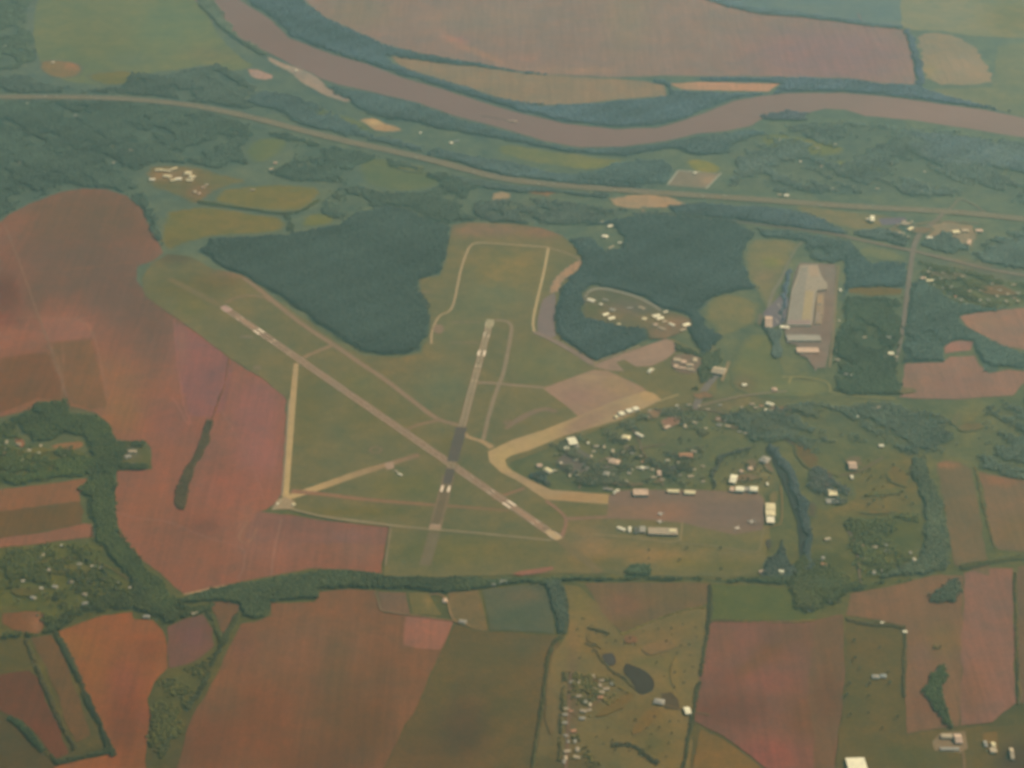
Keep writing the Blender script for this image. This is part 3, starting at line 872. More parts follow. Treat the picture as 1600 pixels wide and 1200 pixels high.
patch('field', [(882, 914), (906, 918), (930, 940), (970, 992), (1040, 962), (1080, 948), (1104, 952), (1108, 985), (1098, 1040), (1084, 1100), (1075, 1250), (830, 1250), (846, 1140), (858, 1060), (866, 1020), (888, 990), (890, 950)], (117, 107, 76), M_GRASS, cell=14,
      label='olive and tan golf course at bottom centre right', blobs=[(905, 940, 16, 30, (118, 110, 74), .6), (960, 1060, 20, 60, (104, 98, 70), .5), (1040, 1000, 40, 30, (122, 106, 76), .8), (1010, 1130, 40, 30, (116, 102, 70), .7), (930, 1010, 20, 20, (116, 104, 72), .7), (1050, 1060, 12, 50, (122, 110, 74), .7), (1020, 1035, 30, 8, (98, 102, 72), .6),
             (860, 1120, 16, 50, (112, 100, 74), .8), (895, 1080, 8, 70, (112, 98, 78), .7), (880, 1200, 60, 24, (92, 88, 62), .7), (1050, 1180, 30, 30, (118, 102, 64), .6), (1020, 1170, 20, 16, (96, 96, 66), .6), (915, 1080, 20, 24, (82, 88, 66), .6), (1000, 1110, 40, 10, (96, 94, 68), .5, -40)])
patch('field', [(915, 912), (1000, 910), (1107, 912), (1107, 940), (1095, 948), (1050, 957), (972, 990), (940, 955), (928, 935)], (111, 99, 77), M_SOIL, blobs=[(975, 945, 26, 18, (122, 98, 80), .7), (1060, 930, 40, 12, (106, 100, 76), .6), (985, 975, 20, 8, (100, 96, 70), .6)], label='brown field south of the creek at centre right', cell=20)
patch('field', [(1110, 914), (1180, 916), (1250, 920), (1292, 935), (1282, 958), (1270, 968), (1180, 970), (1110, 968)], (92, 102, 73), M_GRASS, label='green field south of the creek at right')
patch('field', [(1110, 971), (1180, 972), (1272, 970), (1316, 960), (1320, 1040), (1316, 1100), (1308, 1150), (1300, 1250), (1250, 1250), (1196, 1200), (1130, 1150), (1086, 1128), (1086, 1100), (1098, 1040)], (124, 93, 76), M_SOIL, cell=16,
      label='red and brown mottled field at lower right', blobs=[(1160, 995, 26, 30, (134, 96, 79), .8), (1205, 1065, 36, 16, (134, 92, 76), .8), (1180, 1035, 60, 8, (112, 92, 73), .8, -35), (1135, 1000, 10, 30, (124, 96, 78), .6), (1140, 1110, 60, 26, (106, 84, 72), .8), (1200, 1180, 50, 24, (138, 88, 74), .8), (1290, 1000, 30, 50, (112, 94, 76), .85), (1270, 1120, 40, 40, (110, 88, 70), .85), (1200, 1020, 26, 16, (116, 92, 74), .7), (1240, 990, 30, 16, (112, 92, 74), .6), (1130, 1060, 24, 16, (116, 88, 76), .6)])
patch('field', [(1274, 972), (1316, 962), (1319, 1040), (1315, 1100), (1307, 1150), (1300, 1250), (1268, 1250), (1272, 1150), (1262, 1080), (1268, 1020)], (111, 94, 75), M_SOIL, amp=5, cell=18, blobs=[(1290, 1090, 20, 40, (108, 88, 72), .7)], label='brown strip along the right of the red mottled field')
patch('field', [(1095, 1140), (1130, 1155), (1190, 1200), (1240, 1250), (1078, 1250), (1085, 1180)], (114, 98, 64), M_GRASS, label='tan grass corner below the red mottled field')
patch('field', [(1322, 966), (1370, 972), (1414, 980), (1414, 1040), (1412, 1100), (1414, 1148), (1470, 1140), (1560, 1135), (1700, 1120), (1700, 1250), (1304, 1250), (1312, 1140), (1321, 1060)], (98, 95, 65), M_GRASS, cell=22, blobs=[(1360, 1010, 36, 26, (98, 94, 60), .6), (1360, 1120, 34, 20, (104, 96, 64), .6), (1420, 1180, 50, 16, (94, 96, 62), .6), (1350, 1080, 30, 8, (104, 98, 70), .6), (1590, 1190, 30, 30, (72, 72, 44), .7)], label='olive paddocks at lower right')
patch('field', [(1330, 928), (1380, 918), (1440, 905), (1470, 898), (1504, 900), (1504, 1000), (1498, 1134), (1450, 1140), (1416, 1146), (1416, 1040), (1415, 978), (1370, 968), (1322, 962)], (122, 101, 80), M_SOIL, cell=18, blobs=[(1470, 1000, 30, 24, (118, 104, 76), .7), (1440, 1110, 24, 30, (114, 94, 78), .7), (1440, 1030, 16, 30, (124, 102, 86), .6), (1380, 940, 40, 12, (124, 100, 80), .6)], label='brown field surrounding the dark pond wood at lower right')
patch('field', [(1507, 896), (1540, 888), (1582, 888), (1584, 990), (1586, 1098), (1550, 1128), (1500, 1134), (1503, 1000)], (134, 102, 84), M_SOIL, cell=20, blobs=[(1545, 930, 30, 40, (138, 106, 88), .6), (1520, 1080, 20, 40, (124, 96, 76), .6)], label='reddish field along the right edge')
patch('field', [(1590, 886), (1700, 880), (1700, 1115), (1592, 1098)], (110, 98, 80), M_SOIL, label='brown field cut by the right edge of the view')

# ---- east
patch('field', [(1464, 724), (1476, 719), (1498, 722), (1518, 734), (1530, 800), (1540, 860), (1546, 900), (1510, 888), (1492, 884), (1482, 830), (1472, 770)], (112, 105, 84), M_SOIL, blobs=[(1480, 727, 16, 5, (148, 112, 84), .9), (1500, 850, 20, 30, (118, 104, 82), .5)], label='tan field right of the wooded oxbow', cell=20)
patch('field', [(1530, 738), (1560, 744), (1610, 754), (1700, 770), (1700, 865), (1600, 862), (1560, 860), (1552, 850), (1542, 800)], (122, 107, 86), M_SOIL, blobs=[(1560, 752, 30, 8, (138, 108, 86), .7), (1590, 830, 30, 24, (112, 104, 80), .6)], label='brown field at the right edge below the bayou', cell=24)
patch('field', [(1415, 568), (1450, 567), (1473, 567), (1485, 558), (1521, 556), (1530, 570), (1545, 584), (1575, 578), (1620, 582), (1600, 600), (1582, 618), (1500, 624), (1407, 622)], (138, 116, 100), M_SOIL, blobs=[(1500, 600, 40, 12, (136, 112, 98), .5), (1430, 600, 20, 16, (136, 116, 98), .5)], label='pinkish brown field at the right, lower of three', cell=24)
patch('field', [(1500, 495), (1527, 489), (1600, 481), (1700, 472), (1700, 560), (1600, 547), (1567, 540), (1545, 529), (1527, 519), (1508, 508)], (141, 119, 102), M_SOIL, blobs=[(1540, 505, 20, 8, (140, 122, 102), .6)], label='pinkish brown field at the right, upper of three', cell=30)
patch('field', [(1476, 543), (1486, 535), (1500, 532), (1521, 535), (1516, 548), (1476, 552)], (146, 115, 98), M_SOIL, label='small pink field at the right, smallest of three')
patch('field', [(1328, 451), (1370, 448), (1409, 452), (1407, 460), (1360, 462), (1326, 457)], (116, 110, 84), M_SOIL, amp=3, label='thin brown clearing across the dark wood at right')
patch('field', [(1165, 375), (1200, 372), (1252, 376), (1240, 400), (1226, 430), (1212, 485), (1200, 492), (1186, 460), (1172, 440), (1162, 415)], (122, 122, 95), M_GRASS, blobs=[(1205, 410, 14, 8, (128, 130, 88), .7), (1195, 432, 22, 10, (130, 122, 98), .6)], rnd=1, label='olive field left of the big factory', soft=34)
patch('field', [(1095, 487), (1113, 466), (1147, 457), (1184, 468), (1190, 490), (1176, 512), (1150, 522), (1130, 526), (1108, 512)], (117, 119, 91), M_GRASS, amp=20, rnd=1, label='rounded olive clearing in the wood left of the factory', soft=34)
patch('field', [(1168, 524), (1190, 520), (1214, 522), (1220, 570), (1226, 592), (1290, 594), (1300, 610), (1280, 622), (1200, 622), (1150, 612), (1138, 590), (1150, 550)], (112, 118, 88), M_GRASS, rnd=1, blobs=[(1250, 606, 40, 10, (114, 122, 92), .6), (1160, 600, 20, 14, (122, 112, 88), .7)], label='green field south of the factory', soft=34)
patch('field', [(1335, 385), (1370, 385), (1418, 398), (1416, 410), (1350, 405)], (116, 124, 98), M_GRASS, rnd=1, label='grass verge below the second road at right', soft=34)
patch('field', [(1232, 318), (1320, 330), (1400, 336), (1410, 350), (1350, 362), (1300, 352), (1255, 335)], (120, 122, 98), M_GRASS, rnd=1, label='grass beside the highway at right', soft=34)
for pts, c, lb in (([(949, 311), (981, 305), (1013, 304), (1043, 306), (1075, 319), (1040, 326), (1013, 325), (987, 328), (962, 322)], (158, 138, 110), 'bare sandy patch below the highway at centre'),
                   ([(768, 302), (782, 299), (798, 303), (796, 312), (770, 314)], (156, 138, 110), 'small bare square below the highway'),
                   ([(812, 294), (845, 293), (872, 302), (860, 308), (825, 304)], (134, 116, 94), 'faint orange bare patch below the highway'),
                   ([(1003, 322), (1012, 322), (1010, 341), (1004, 341)], (146, 130, 106), 'narrow bare lane under the sandy patch'),
                   ([(1448, 352), (1480, 345), (1520, 352), (1528, 362), (1518, 388), (1500, 380), (1480, 384), (1455, 376)], (142, 132, 108), 'bare construction ground at the highway junction')):
    patch('bare_ground', pts, c, M_SOIL, amp=12, label=lb, cat='bare ground', soft=16)
patch('car_park', [(1372, 342), (1415, 340), (1418, 350), (1378, 352)], (112, 116, 116), M_PAVE, amp=1, label='grey car park near the highway junction', cat='car park')
patch('car_park', [(868, 722), (884, 706), (905, 702), (922, 712), (918, 736), (898, 742), (878, 736)], (106, 106, 94), M_PAVE, amp=2, label='grey car park among the houses', cat='car park')
patch('car_park', [(1032, 1084), (1050, 1082), (1060, 1094), (1062, 1110), (1038, 1108)], (88, 84, 66), M_PAVE, amp=1, label='dark car park by the golf course pond', cat='car park')
patch('car_park', [(1457, 1160), (1468, 1146), (1508, 1143), (1512, 1170), (1500, 1177), (1460, 1173)], (132, 116, 90), M_PAVE, amp=1.5, cell=12, label='tan yard around sheds in the bottom right', cat='yard')
patch('car_park', [(1535, 1146), (1558, 1144), (1560, 1178), (1546, 1178), (1537, 1160)], (116, 100, 70), M_PAVE, amp=1.5, label='small brown yard at the bottom right', cat='yard')

# ------------------------------------------------------------------ airfield grass
patch('airfield_grass', [(222, 436), (236, 412), (262, 397), (300, 402), (332, 420), (378, 430), (404, 446), (432, 470), (482, 503), (538, 543), (570, 556), (625, 559), (658, 552), (670, 522), (674, 494), (660, 470), (655, 436), (688, 432), (698, 400), (707, 352), (730, 348), (800, 350), (845, 356), (878, 368), (900, 388), (912, 412), (890, 436), (876, 456), (868, 482), (868, 508), (880, 532), (905, 548), (935, 566), (975, 556), (1050, 530), (1085, 545), (1120, 560), (1120, 620), (1060, 632), (980, 655), (900, 684), (800, 722), (790, 740), (852, 768), (950, 772), (1190, 772), (1202, 800), (1204, 840), (1196, 868), (1215, 885), (1195, 896), (1130, 902), (1040, 900), (940, 897), (870, 896), (800, 898), (700, 902), (600, 900), (607, 824), (545, 818), (455, 799), (440, 782), (448, 700), (450, 625), (402, 586), (362, 562), (300, 515), (262, 488), (225, 462)],
      (112, 112, 85), M_GRASS, amp=4, cell=20, label='wide olive mown grass of the whole airfield', cat='grass field',
      blobs=[(790, 420, 60, 30, (128, 120, 86), .8), (770, 465, 50, 22, (110, 118, 92), .7), (760, 360, 60, 10, (134, 116, 96), .8), (850, 362, 30, 10, (136, 114, 94), .8), (720, 510, 40, 30, (108, 116, 90), .6), (690, 600, 40, 30, (102, 114, 90), .6), (300, 450, 60, 20, (106, 106, 70), .7),
             (270, 400, 30, 12, (94, 94, 56), .7), (340, 440, 34, 14, (108, 104, 76), .7), (370, 425, 30, 10, (128, 110, 90), .7), (540, 690, 80, 50, (112, 111, 83), .7), (480, 640, 24, 60, (106, 106, 72), .5), (620, 570, 60, 20, (116, 110, 82), .5), (640, 760, 60, 20, (104, 108, 76), .6),
             (560, 800, 90, 8, (104, 104, 72), .7), (700, 860, 80, 24, (104, 106, 68), .5), (820, 860, 70, 22, (110, 106, 74), .5), (880, 570, 30, 26, (120, 120, 90), .7), (830, 570, 30, 30, (112, 116, 86), .6), (830, 630, 30, 14, (106, 110, 84), .6), (700, 700, 10, 20, (108, 106, 76), .5),
             (1000, 868, 80, 12, (130, 114, 82), .8), (920, 856, 30, 36, (132, 115, 86), .8), (930, 880, 40, 10, (108, 104, 68), .6), (1120, 850, 60, 10, (104, 108, 80), .8), (1140, 885, 50, 10, (100, 104, 74), .7), (1070, 880, 30, 10, (124, 114, 74), .6), (1200, 850, 8, 20, (118, 112, 76), .6),
             (880, 800, 60, 12, (108, 108, 76), .5), (590, 650, 60, 30, (114, 110, 78), .5), (960, 555, 26, 10, (112, 112, 88), .6), (1050, 590, 26, 20, (106, 110, 84), .7), (1100, 545, 20, 12, (108, 114, 92), .6), (560, 600, 30, 20, (112, 114, 80), .4), (300, 480, 24, 14, (112, 112, 76), .5)])

# ------------------------------------------------------------------ aprons, old concrete and taxiways
CONC, TAR = (146, 124, 100), (122, 108, 88)
patch('apron', [(848, 607), (905, 586), (928, 578), (950, 580), (1002, 604), (1011, 612), (960, 630), (905, 652), (889, 638)], (148, 126, 104), M_PAVE, amp=1.2, cell=16, blobs=[(920, 590, 18, 8, (160, 138, 108), .7), (960, 598, 20, 12, (150, 132, 100), .6), (900, 620, 24, 10, (146, 120, 104), .6), (980, 612, 24, 8, (154, 132, 100), .6)], cat='apron', label='broad tan aircraft parking apron at the upper end of the old concrete strip')
patch('apron', [(925, 573), (946, 563), (1008, 541), (1040, 530), (1052, 534), (1060, 546), (1040, 562), (1018, 572), (994, 573), (975, 562), (962, 566), (975, 580), (950, 579)], (148, 128, 108), M_PAVE, amp=2, blobs=[(1020, 548, 24, 12, (156, 132, 110), .7), (960, 575, 10, 8, (134, 120, 102), .6)], cell=16, cat='apron', label='rounded old concrete hardstand below the small wood')
patch('apron', [(838, 515), (846, 470), (858, 462), (869, 458), (867, 486), (866, 508), (870, 530), (845, 522)], (126, 118, 108), M_PAVE, amp=1.5, rnd=1, cat='apron', label='grey hardstand beside the wood')
patch('bare_ground', [(855, 458), (862, 440), (876, 424), (900, 408), (908, 404), (912, 413), (902, 424), (884, 436), (876, 448), (870, 459)], (162, 134, 106), M_SOIL, amp=3, rnd=1, cat='bare ground', label='orange bare earth beside the perimeter road at the wood edge', soft=10)
patch('runway', [(800, 688), (853, 671), (905, 650), (960, 627), (1008, 611), (1022, 615), (1034, 625), (972, 655), (880, 682), (827, 704), (800, 712), (789, 718), (792, 728), (800, 736), (827, 750), (862, 766), (915, 770), (952, 773), (950, 788), (906, 785), (852, 781), (836, 770), (806, 750), (782, 738), (765, 722), (762, 706), (775, 700)], (162, 140, 106), M_PAVE, amp=1, cell=12,
      blobs=[(860, 680, 50, 14, (172, 148, 104), .8, -22), (790, 715, 24, 20, (174, 150, 104), .8), (915, 660, 40, 12, (144, 124, 102), .95, -25), (960, 640, 14, 8, (148, 128, 102), .8), (1015, 620, 16, 8, (174, 146, 104), .9), (820, 745, 16, 10, (150, 132, 104), .6), (905, 778, 50, 8, (160, 130, 92), .7), (950, 781, 8, 8, (164, 140, 92), .6)],
      cat='runway', label='abandoned golden concrete runway slanting to the apron, with its bent turning loop')
patch('apron', [(951, 776), (962, 768), (990, 766), (1085, 766), (1184, 770), (1193, 780), (1196, 800), (1192, 828), (1148, 836), (1100, 826), (1067, 817), (1000, 812), (948, 811)], (122, 109, 93), M_PAVE, amp=1.5, cell=14,
      blobs=[(1040, 800, 50, 14, (142, 112, 90), .85), (970, 800, 40, 10, (134, 112, 90), .7), (990, 780, 40, 12, (124, 108, 92), .5), (1160, 775, 30, 7, (130, 114, 92), .7), (1120, 800, 50, 14, (116, 106, 94), .6), (1175, 800, 14, 24, (114, 106, 94), .5), (1140, 830, 40, 6, (124, 110, 90), .6)],
      cat='apron', label='big dark red brown main ramp in front of the hangars')
ribbon('taxiway', [(885, 811), (912, 810), (950, 808)], 24, (132, 110, 90), M_PAVE, smooth=0, cat='taxiway', label='short taxiway leading into the main ramp')
ribbon('taxiway', [(463, 568), (459, 610), (453, 680), (449, 730), (446, 776)], [24, 28, 32, 32, 30], (168, 144, 106), M_PAVE, smooth=1, cat='taxiway', label='long straight golden disused taxiway along the red field', c2=(180, 154, 108))
ribbon('perimeter_road', [(452, 624), (448, 680), (444, 740), (441, 775)], 9, (146, 132, 106), smooth=1, label='thin road beside the disused taxiway')
ribbon('runway', [(446, 779), (490, 765), (560, 740), (600, 728), (655, 711)], [38, 46, 46, 38, 32], (182, 154, 108), M_PAVE, smooth=1, cat='runway', label='left half of the abandoned concrete runway, golden fading to reddish', c2=(132, 112, 90))
patch('hardstand', [(600, 724), (614, 722), (616, 732), (604, 735)], (160, 136, 112), M_PAVE, amp=1, cat='hardstand', label='pale square patch on the abandoned runway')
patch('hardstand', [(425, 797), (432, 783), (446, 776), (462, 784), (458, 796), (440, 796)], (158, 138, 106), M_PAVE, amp=4, cat='hardstand', label='pale concrete corner where old taxiway and old runway meet')
ribbon('taxiway', [(455, 768), (500, 772), (560, 780), (630, 786), (700, 791), (795, 798)], [34, 28, 26, 24, 20, 20], (142, 112, 89), M_PAVE, smooth=2, cat='taxiway', label='faint reddish disused taxiway crossing the southern grass', c2=(126, 108, 84))
ribbon('taxiway', [(352, 474), (368, 465), (392, 462), (412, 464), (424, 472)], 20, (130, 116, 92), M_PAVE, cat='taxiway', label='curved taxiway at the far left end of the long runway')
ribbon('taxiway', [(380, 434), (408, 455), (440, 482), (480, 513), (520, 538), (560, 566), (600, 592), (640, 623), (680, 654), (697, 660), (722, 666)], [22, 28, 28, 28, 30, 28, 28, 28, 28, 26, 26], (138, 121, 98), M_PAVE, smooth=1, cat='taxiway', label='long straight taxiway running beside the long runway past the big wood')
ribbon('taxiway', [(520, 540), (494, 550), (466, 563)], 28, (140, 122, 96), M_PAVE, smooth=1, cat='taxiway', label='short crossing taxiway left of the big wood corner')
ribbon('taxiway', [(635, 672), (650, 665), (667, 661), (692, 656)], 22, (134, 116, 92), M_PAVE, smooth=1, cat='taxiway', label='short curved taxiway near the runway crossing')
ribbon('taxiway', [(718, 666), (728, 682), (742, 687), (754, 690), (769, 700)], [26, 24, 22, 26, 34], (158, 136, 102), M_PAVE, smooth=1, cat='taxiway', label='bright bent taxiway joining the runway to the old concrete')
ribbon('taxiway', [(771, 501), (790, 501), (800, 508), (799, 522), (787, 585), (779, 602), (766, 640), (755, 688)], 20, (138, 126, 102), M_PAVE, smooth=2, cat='taxiway', label='parallel taxiway looping from the top of the shorter runway')
ribbon('taxiway', [(741, 599), (760, 598), (800, 602), (850, 606)], [24, 20, 17, 17], (142, 126, 104), M_PAVE, smooth=1, cat='taxiway', label='cross taxiway leading right to the tan apron')
ribbon('taxiway', [(770, 780), (786, 775), (820, 763)], [26, 18, 20], (136, 112, 90), M_PAVE, smooth=1, cat='taxiway', label='short taxiway between the long runway and the turning loop')
ribbon('taxiway', [(853, 783), (872, 796), (885, 810), (884, 824), (876, 842)], [18, 16, 16, 16, 22], (138, 112, 92), M_PAVE, smooth=2, cat='taxiway', label='reddish taxiway hooking down to the near end of the long runway')
ribbon('taxiway', [(790, 670), (820, 650), (850, 638), (870, 644)], [26, 36, 40, 24], (128, 114, 94), M_PAVE, smooth=1, amp=2, cat='taxiway', label='faint brown old pavement in the grass beside the tan apron')

# ------------------------------------------------------------------ the two runways in use
def runway(a, b, width, c, label, dark=None, far_c=None):
    A, B = np.array(P(*a)), np.array(P(*b))
    L = np.hypot(*(B - A))
    d = (B - A) / L
    n = np.array([-d[1], d[0]])
    mid = ((a[0] + b[0]) / 2, (a[1] + b[1]) / 2)
    root = ribbon('runway', [a, b], width, c, M_PAVE, smooth=0, label=label, cat='runway', c2=far_c)
    root['category'] = 'runway'

    def quad(s0, s1, o0, o1, nm, material, col=None, zup=.05):
        pts = [A + d * s0 + n * o0, A + d * s1 + n * o0, A + d * s1 + n * o1, A + d * s0 + n * o1]
        V = [(p[0], p[1], zup) for p in pts]
        return V, [(0, 1, 2), (0, 2, 3)] if o1 > o0 else [(2, 1, 0), (3, 2, 0)]

    def emit(nm, quads, material, c=None):
        V, F = [], []
        for v, f in quads:
            k = len(V)
            V += v
            F += [tuple(i + k for i in q) for q in f]
        zz = nz(.03)
        V = [(v[0], v[1], zz) for v in V]
        col = np.tile(alb(c, *mid), (len(V), 1)) if c is not None else None
        me = mesh_np(nm, V, F, col, material)
        link(nm, me, root)
    return root, quad, emit, L


def dress(a, b, width, c, label, c2=None, blocks=True):
    root, quad, emit, L = runway(a, b, width, c, label, far_c=c2)
    emit('shoulder', [quad(0, L, width / 2, width / 2 + 6, '', None), quad(0, L, -width / 2 - 6, -width / 2, '', None)], M_PAVE, (122, 110, 86))
    emit('edge_stripe', [quad(0, L, width / 2 - 2.4, width / 2 - 1.2, '', None), quad(0, L, -width / 2 + 1.2, -width / 2 + 2.4, '', None)], M_PAINT)
    emit('centre_line', [quad(s, s + 30, -.5, .5, '', None) for s in np.arange(110, L - 130, 50)], M_PAINT)
    for s0, sg in ((0, 1), (L, -1)):
        q = []
        for k in range(6):
            for m in (-1, 1):
                o = m * (3.0 + k * 3.4)
                q.append(quad(min(s0 + sg * 8, s0 + sg * 52), max(s0 + sg * 8, s0 + sg * 52), o - 1.0, o + 1.0, '', None))
        emit('threshold_bars', q, M_PAINT)
        for m in (-1, 1):
            u, v = sorted((s0 + sg * 315, s0 + sg * 370))
            emit('aiming_mark', [quad(u, v, m * 14 - 6.5, m * 14 + 6.5, '', None)], M_PAINT)
        q = []
        for dist, cnt in ((150, 3), (460, 2), (610, 1)):
            for m in (-1, 1):
                for k in range(cnt):
                    u, v = sorted((s0 + sg * dist, s0 + sg * (dist + 24)))
                    o = m * (9 + k * 3.2)
                    q.append(quad(u, v, o - .9, o + .9, '', None))
        emit('touchdown_bars', q, M_PAINT)
    return root, quad, emit, L


ribbon('runway_overrun', [(264, 436), (345, 478)], 40, (118, 112, 86), M_PAVE, smooth=0, cat='overrun', label='faint overrun strip beyond the far left end of the long runway')
ribbon('runway_overrun', [(873, 843), (938, 895)], 38, (116, 108, 82), M_PAVE, smooth=0, cat='overrun', label='faint overrun strip beyond the near right end of the long runway')
ribbon('runway_overrun', [(679, 832), (664, 884)], 50, (114, 108, 86), M_PAVE, smooth=0, cat='overrun', label='grey overrun strip below the shorter runway')
rA = dress((349, 480), (873, 842), 37, (137, 119, 97), 'long diagonal runway with white aiming marks')
rA[2]('light_block', [rA[1](-8, 62, -17, 17, '', None)], M_PAVE, (178, 144, 124))
rA[2]('light_block', [rA[1](rA[3] - 80, rA[3] + 6, -17, 17, '', None)], M_PAVE, (180, 156, 118))
rA[2]('rubber_zone', [rA[1](120, 300, -10, 10, '', None), rA[1](rA[3] - 320, rA[3] - 110, -10, 10, '', None)], M_PAVE, (158, 132, 106))
rB = dress((766, 502), (679, 828), 30, (142, 130, 103), 'shorter steep runway with a dark repaved middle section', c2=(122, 112, 90))


def s_at(y):
    A_ = np.array(P(766, 502))
    x = 766 + (679 - 766) * (y - 502) / 326.0
    return float(np.hypot(*(np.array(P(x, y)) - A_)))


rB[2]('light_block', [rB[1](-16, 75, -19, 19, '', None)], M_PAVE, (162, 152, 118))
rB[2]('dark_asphalt', [rB[1](s_at(754), s_at(820), -17, 17, '', None)], M_PAVE, (112, 106, 86))
rB[2]('pale_edge', [rB[1](s_at(744), s_at(822), 17, 27, '', None), rB[1](s_at(744), s_at(822), -27, -17, '', None)], M_PAVE, (128, 115, 92))
rB[2]('dark_asphalt', [rB[1](s_at(668), s_at(722), -27, 25, '', None), rB[1](s_at(733), s_at(756), -20, 20, '', None)], M_PAVE, (97, 98, 88))
rB[2]('light_block', [rB[1](rB[3] - 36, rB[3] + 8, -26, 26, '', None)], M_PAVE, (160, 136, 110))
for m_ in (-1, 1):
    rB[2]('aiming_mark', [rB[1](rB[3] - 352, rB[3] - 300, *sorted((m_ * 9, m_ * 21)), '', None)], M_PAINT)
# ------------------------------------------------------------------ airfield roads and small marks
LR = (160, 150, 116)
ribbon('perimeter_road', [(674, 538), (674, 522), (680, 504), (688, 492), (704, 488), (711, 468), (716, 440), (722, 415), (728, 398), (735, 383), (750, 379), (800, 383), (857, 387)], 12, (166, 146, 112), smooth=2, label='thin pale perimeter road looping round the top of the airfield')
ribbon('perimeter_road', [(857, 388), (849, 430), (838, 475), (832, 505), (835, 520)], 14, (176, 156, 116), smooth=1, label='brighter straight perimeter road left of the wood')
ribbon('perimeter_road', [(858, 388), (880, 394), (900, 402), (910, 410)], 9, (150, 136, 110), smooth=1, label='short perimeter road at the wood corner')
ribbon('perimeter_road', [(834, 519), (860, 530), (900, 552), (928, 570)], [26, 30, 34, 38], (134, 122, 106), M_PAVE, smooth=1, label='wide tan road along the foot of the small wood')
ribbon('perimeter_road', [(928, 570), (938, 563), (960, 556), (1000, 541)], 8, (160, 144, 110), smooth=1, label='pale line along the small wood')
ribbon('perimeter_road', [(453, 795), (475, 801), (510, 809), (560, 815), (607, 821), (640, 825), (680, 828), (740, 833), (800, 839), (862, 845)], [11, 11, 12, 14, 14, 10, 10, 10, 10, 10], (148, 134, 104), smooth=1, label='thin perimeter road below the runways')
ribbon('perimeter_road', [(611, 826), (607, 850), (602, 884)], 9, (130, 118, 92), smooth=1, label='faint grass track right of the red field')
ribbon('perimeter_road', [(425, 797), (433, 790), (440, 782)], 9, (160, 148, 118), smooth=0, label='short pale track at the old taxiway corner')
ribbon('access_road', [(1066, 817), (1065, 832), (1062, 850), (1000, 842), (962, 838), (925, 836)], 8, (142, 128, 94), smooth=1, label='thin pale road round the terminal')
ribbon('access_road', [(1062, 850), (1100, 852), (1140, 858), (1182, 865), (1189, 858), (1190, 840), (1194, 826)], 7, (128, 120, 90), smooth=1, label='thin road below the main ramp')
ribbon('access_road', [(1194, 826), (1212, 822), (1222, 818), (1222, 780), (1220, 760)], 7, (130, 116, 84), smooth=1, label='thin brown road right of the yellow hangars')
ribbon('access_road', [(1028, 628), (1045, 622), (1061, 617)], 10, (160, 144, 104), smooth=0, label='short bright road off the end of the old runway')
ribbon('access_road', [(1139, 565), (1134, 580), (1128, 596)], 16, (140, 128, 100), smooth=0, label='tan lane beside the large tan roofed shed')
ribbon('access_road', [(1128, 582), (1112, 594), (1095, 618), (1085, 640)], [26, 34, 36, 30], (120, 118, 106), M_PAVE, smooth=1, label='broad grey road beside the large tan roofed shed')


def ring(name, x, y, r, w, c, label, cat):
    cx, cy = P(x, y)
    V, F, n = [], [], 28
    z = nz()
    for i in range(n):
        t = 6.2832 * i / n
        for q in (r - w / 2, r + w / 2):
            V.append((cx + q * math.cos(t), cy + q * math.sin(t), z))
    for i in range(n):
        a, b = 2 * i, 2 * ((i + 1) % n)
        F += [(a, a + 1, b + 1), (a, b + 1, b)]
    link(name, mesh_np(name, V, F, np.tile(alb(c, x, y), (len(V), 1)), M_ROAD), None, 'structure', label, cat)


ring('ring_track', 587, 704, 26, 9, (128, 112, 90), 'small tan ring track in the left grass triangle', 'track')
ring('ring_track', 793, 661, 14, 10, (130, 114, 96), 'tiny tan ring beside the parallel taxiway', 'track')
patch('bare_ground', round_px([(677, 508), (693, 508), (694, 521), (678, 522)], 2), (138, 122, 100), M_SOIL, amp=2, label='round bare patch beside the looping perimeter road', cat='bare ground')
for x, y, rx, ry in ((655, 457, 14, 1.2), (728, 504, 22, 1), (725, 536, 22, 1), (385, 527, 10, 2), (402, 575, 6, 3)):
    patch('bare_ground', [(x - rx, y - ry), (x + rx, y - ry), (x + rx, y + ry), (x - rx, y + ry)], (126, 118, 96), M_SOIL, amp=1.5, label={655: 'thin bare line at the edge of the big wood', 728: 'thin bare line left of the shorter runway head', 725: 'second thin bare line left of the shorter runway', 385: 'pale scrape in the grass below the far runway end', 402: 'small pale scrape near the red field edge'}[x], cat='bare ground')
patch('bare_ground', [(800, 898), (812, 893), (840, 889), (864, 886), (865, 891), (846, 896), (815, 900)], (142, 104, 84), M_SOIL, amp=2, label='reddish bare strip by the creek trees', cat='bare ground')
ribbon('farm_track', [(671, 930), (684, 928), (700, 936), (703, 958), (712, 974), (735, 978)], 9, (136, 116, 86), M_SOIL, label='farm lane below the creek to the small barn', cat='track')
ribbon('farm_track', [(586, 925), (596, 955), (640, 961), (708, 971)], 7, (134, 112, 86), M_SOIL, smooth=0, label='pale headland along the top of the big brown field', cat='track')

# ------------------------------------------------------------------ roads
def highway(name, pts, sep, w, c, label, med=None):
    """two carriageways with a grass median"""
    root = ribbon(name, pts, sep + w + 14, med or (112, 118, 96), M_GRASS, label=label, cat='highway', amp=0)
    for s in (-1, 1):
        ribbon('carriageway', pts, w, c, M_ROAD, parent=root, off=s * sep / 2)
        ribbon('carriageway_line', pts, .8, (190, 188, 168), M_PAINT, parent=root, off=s * sep / 2)
    return root


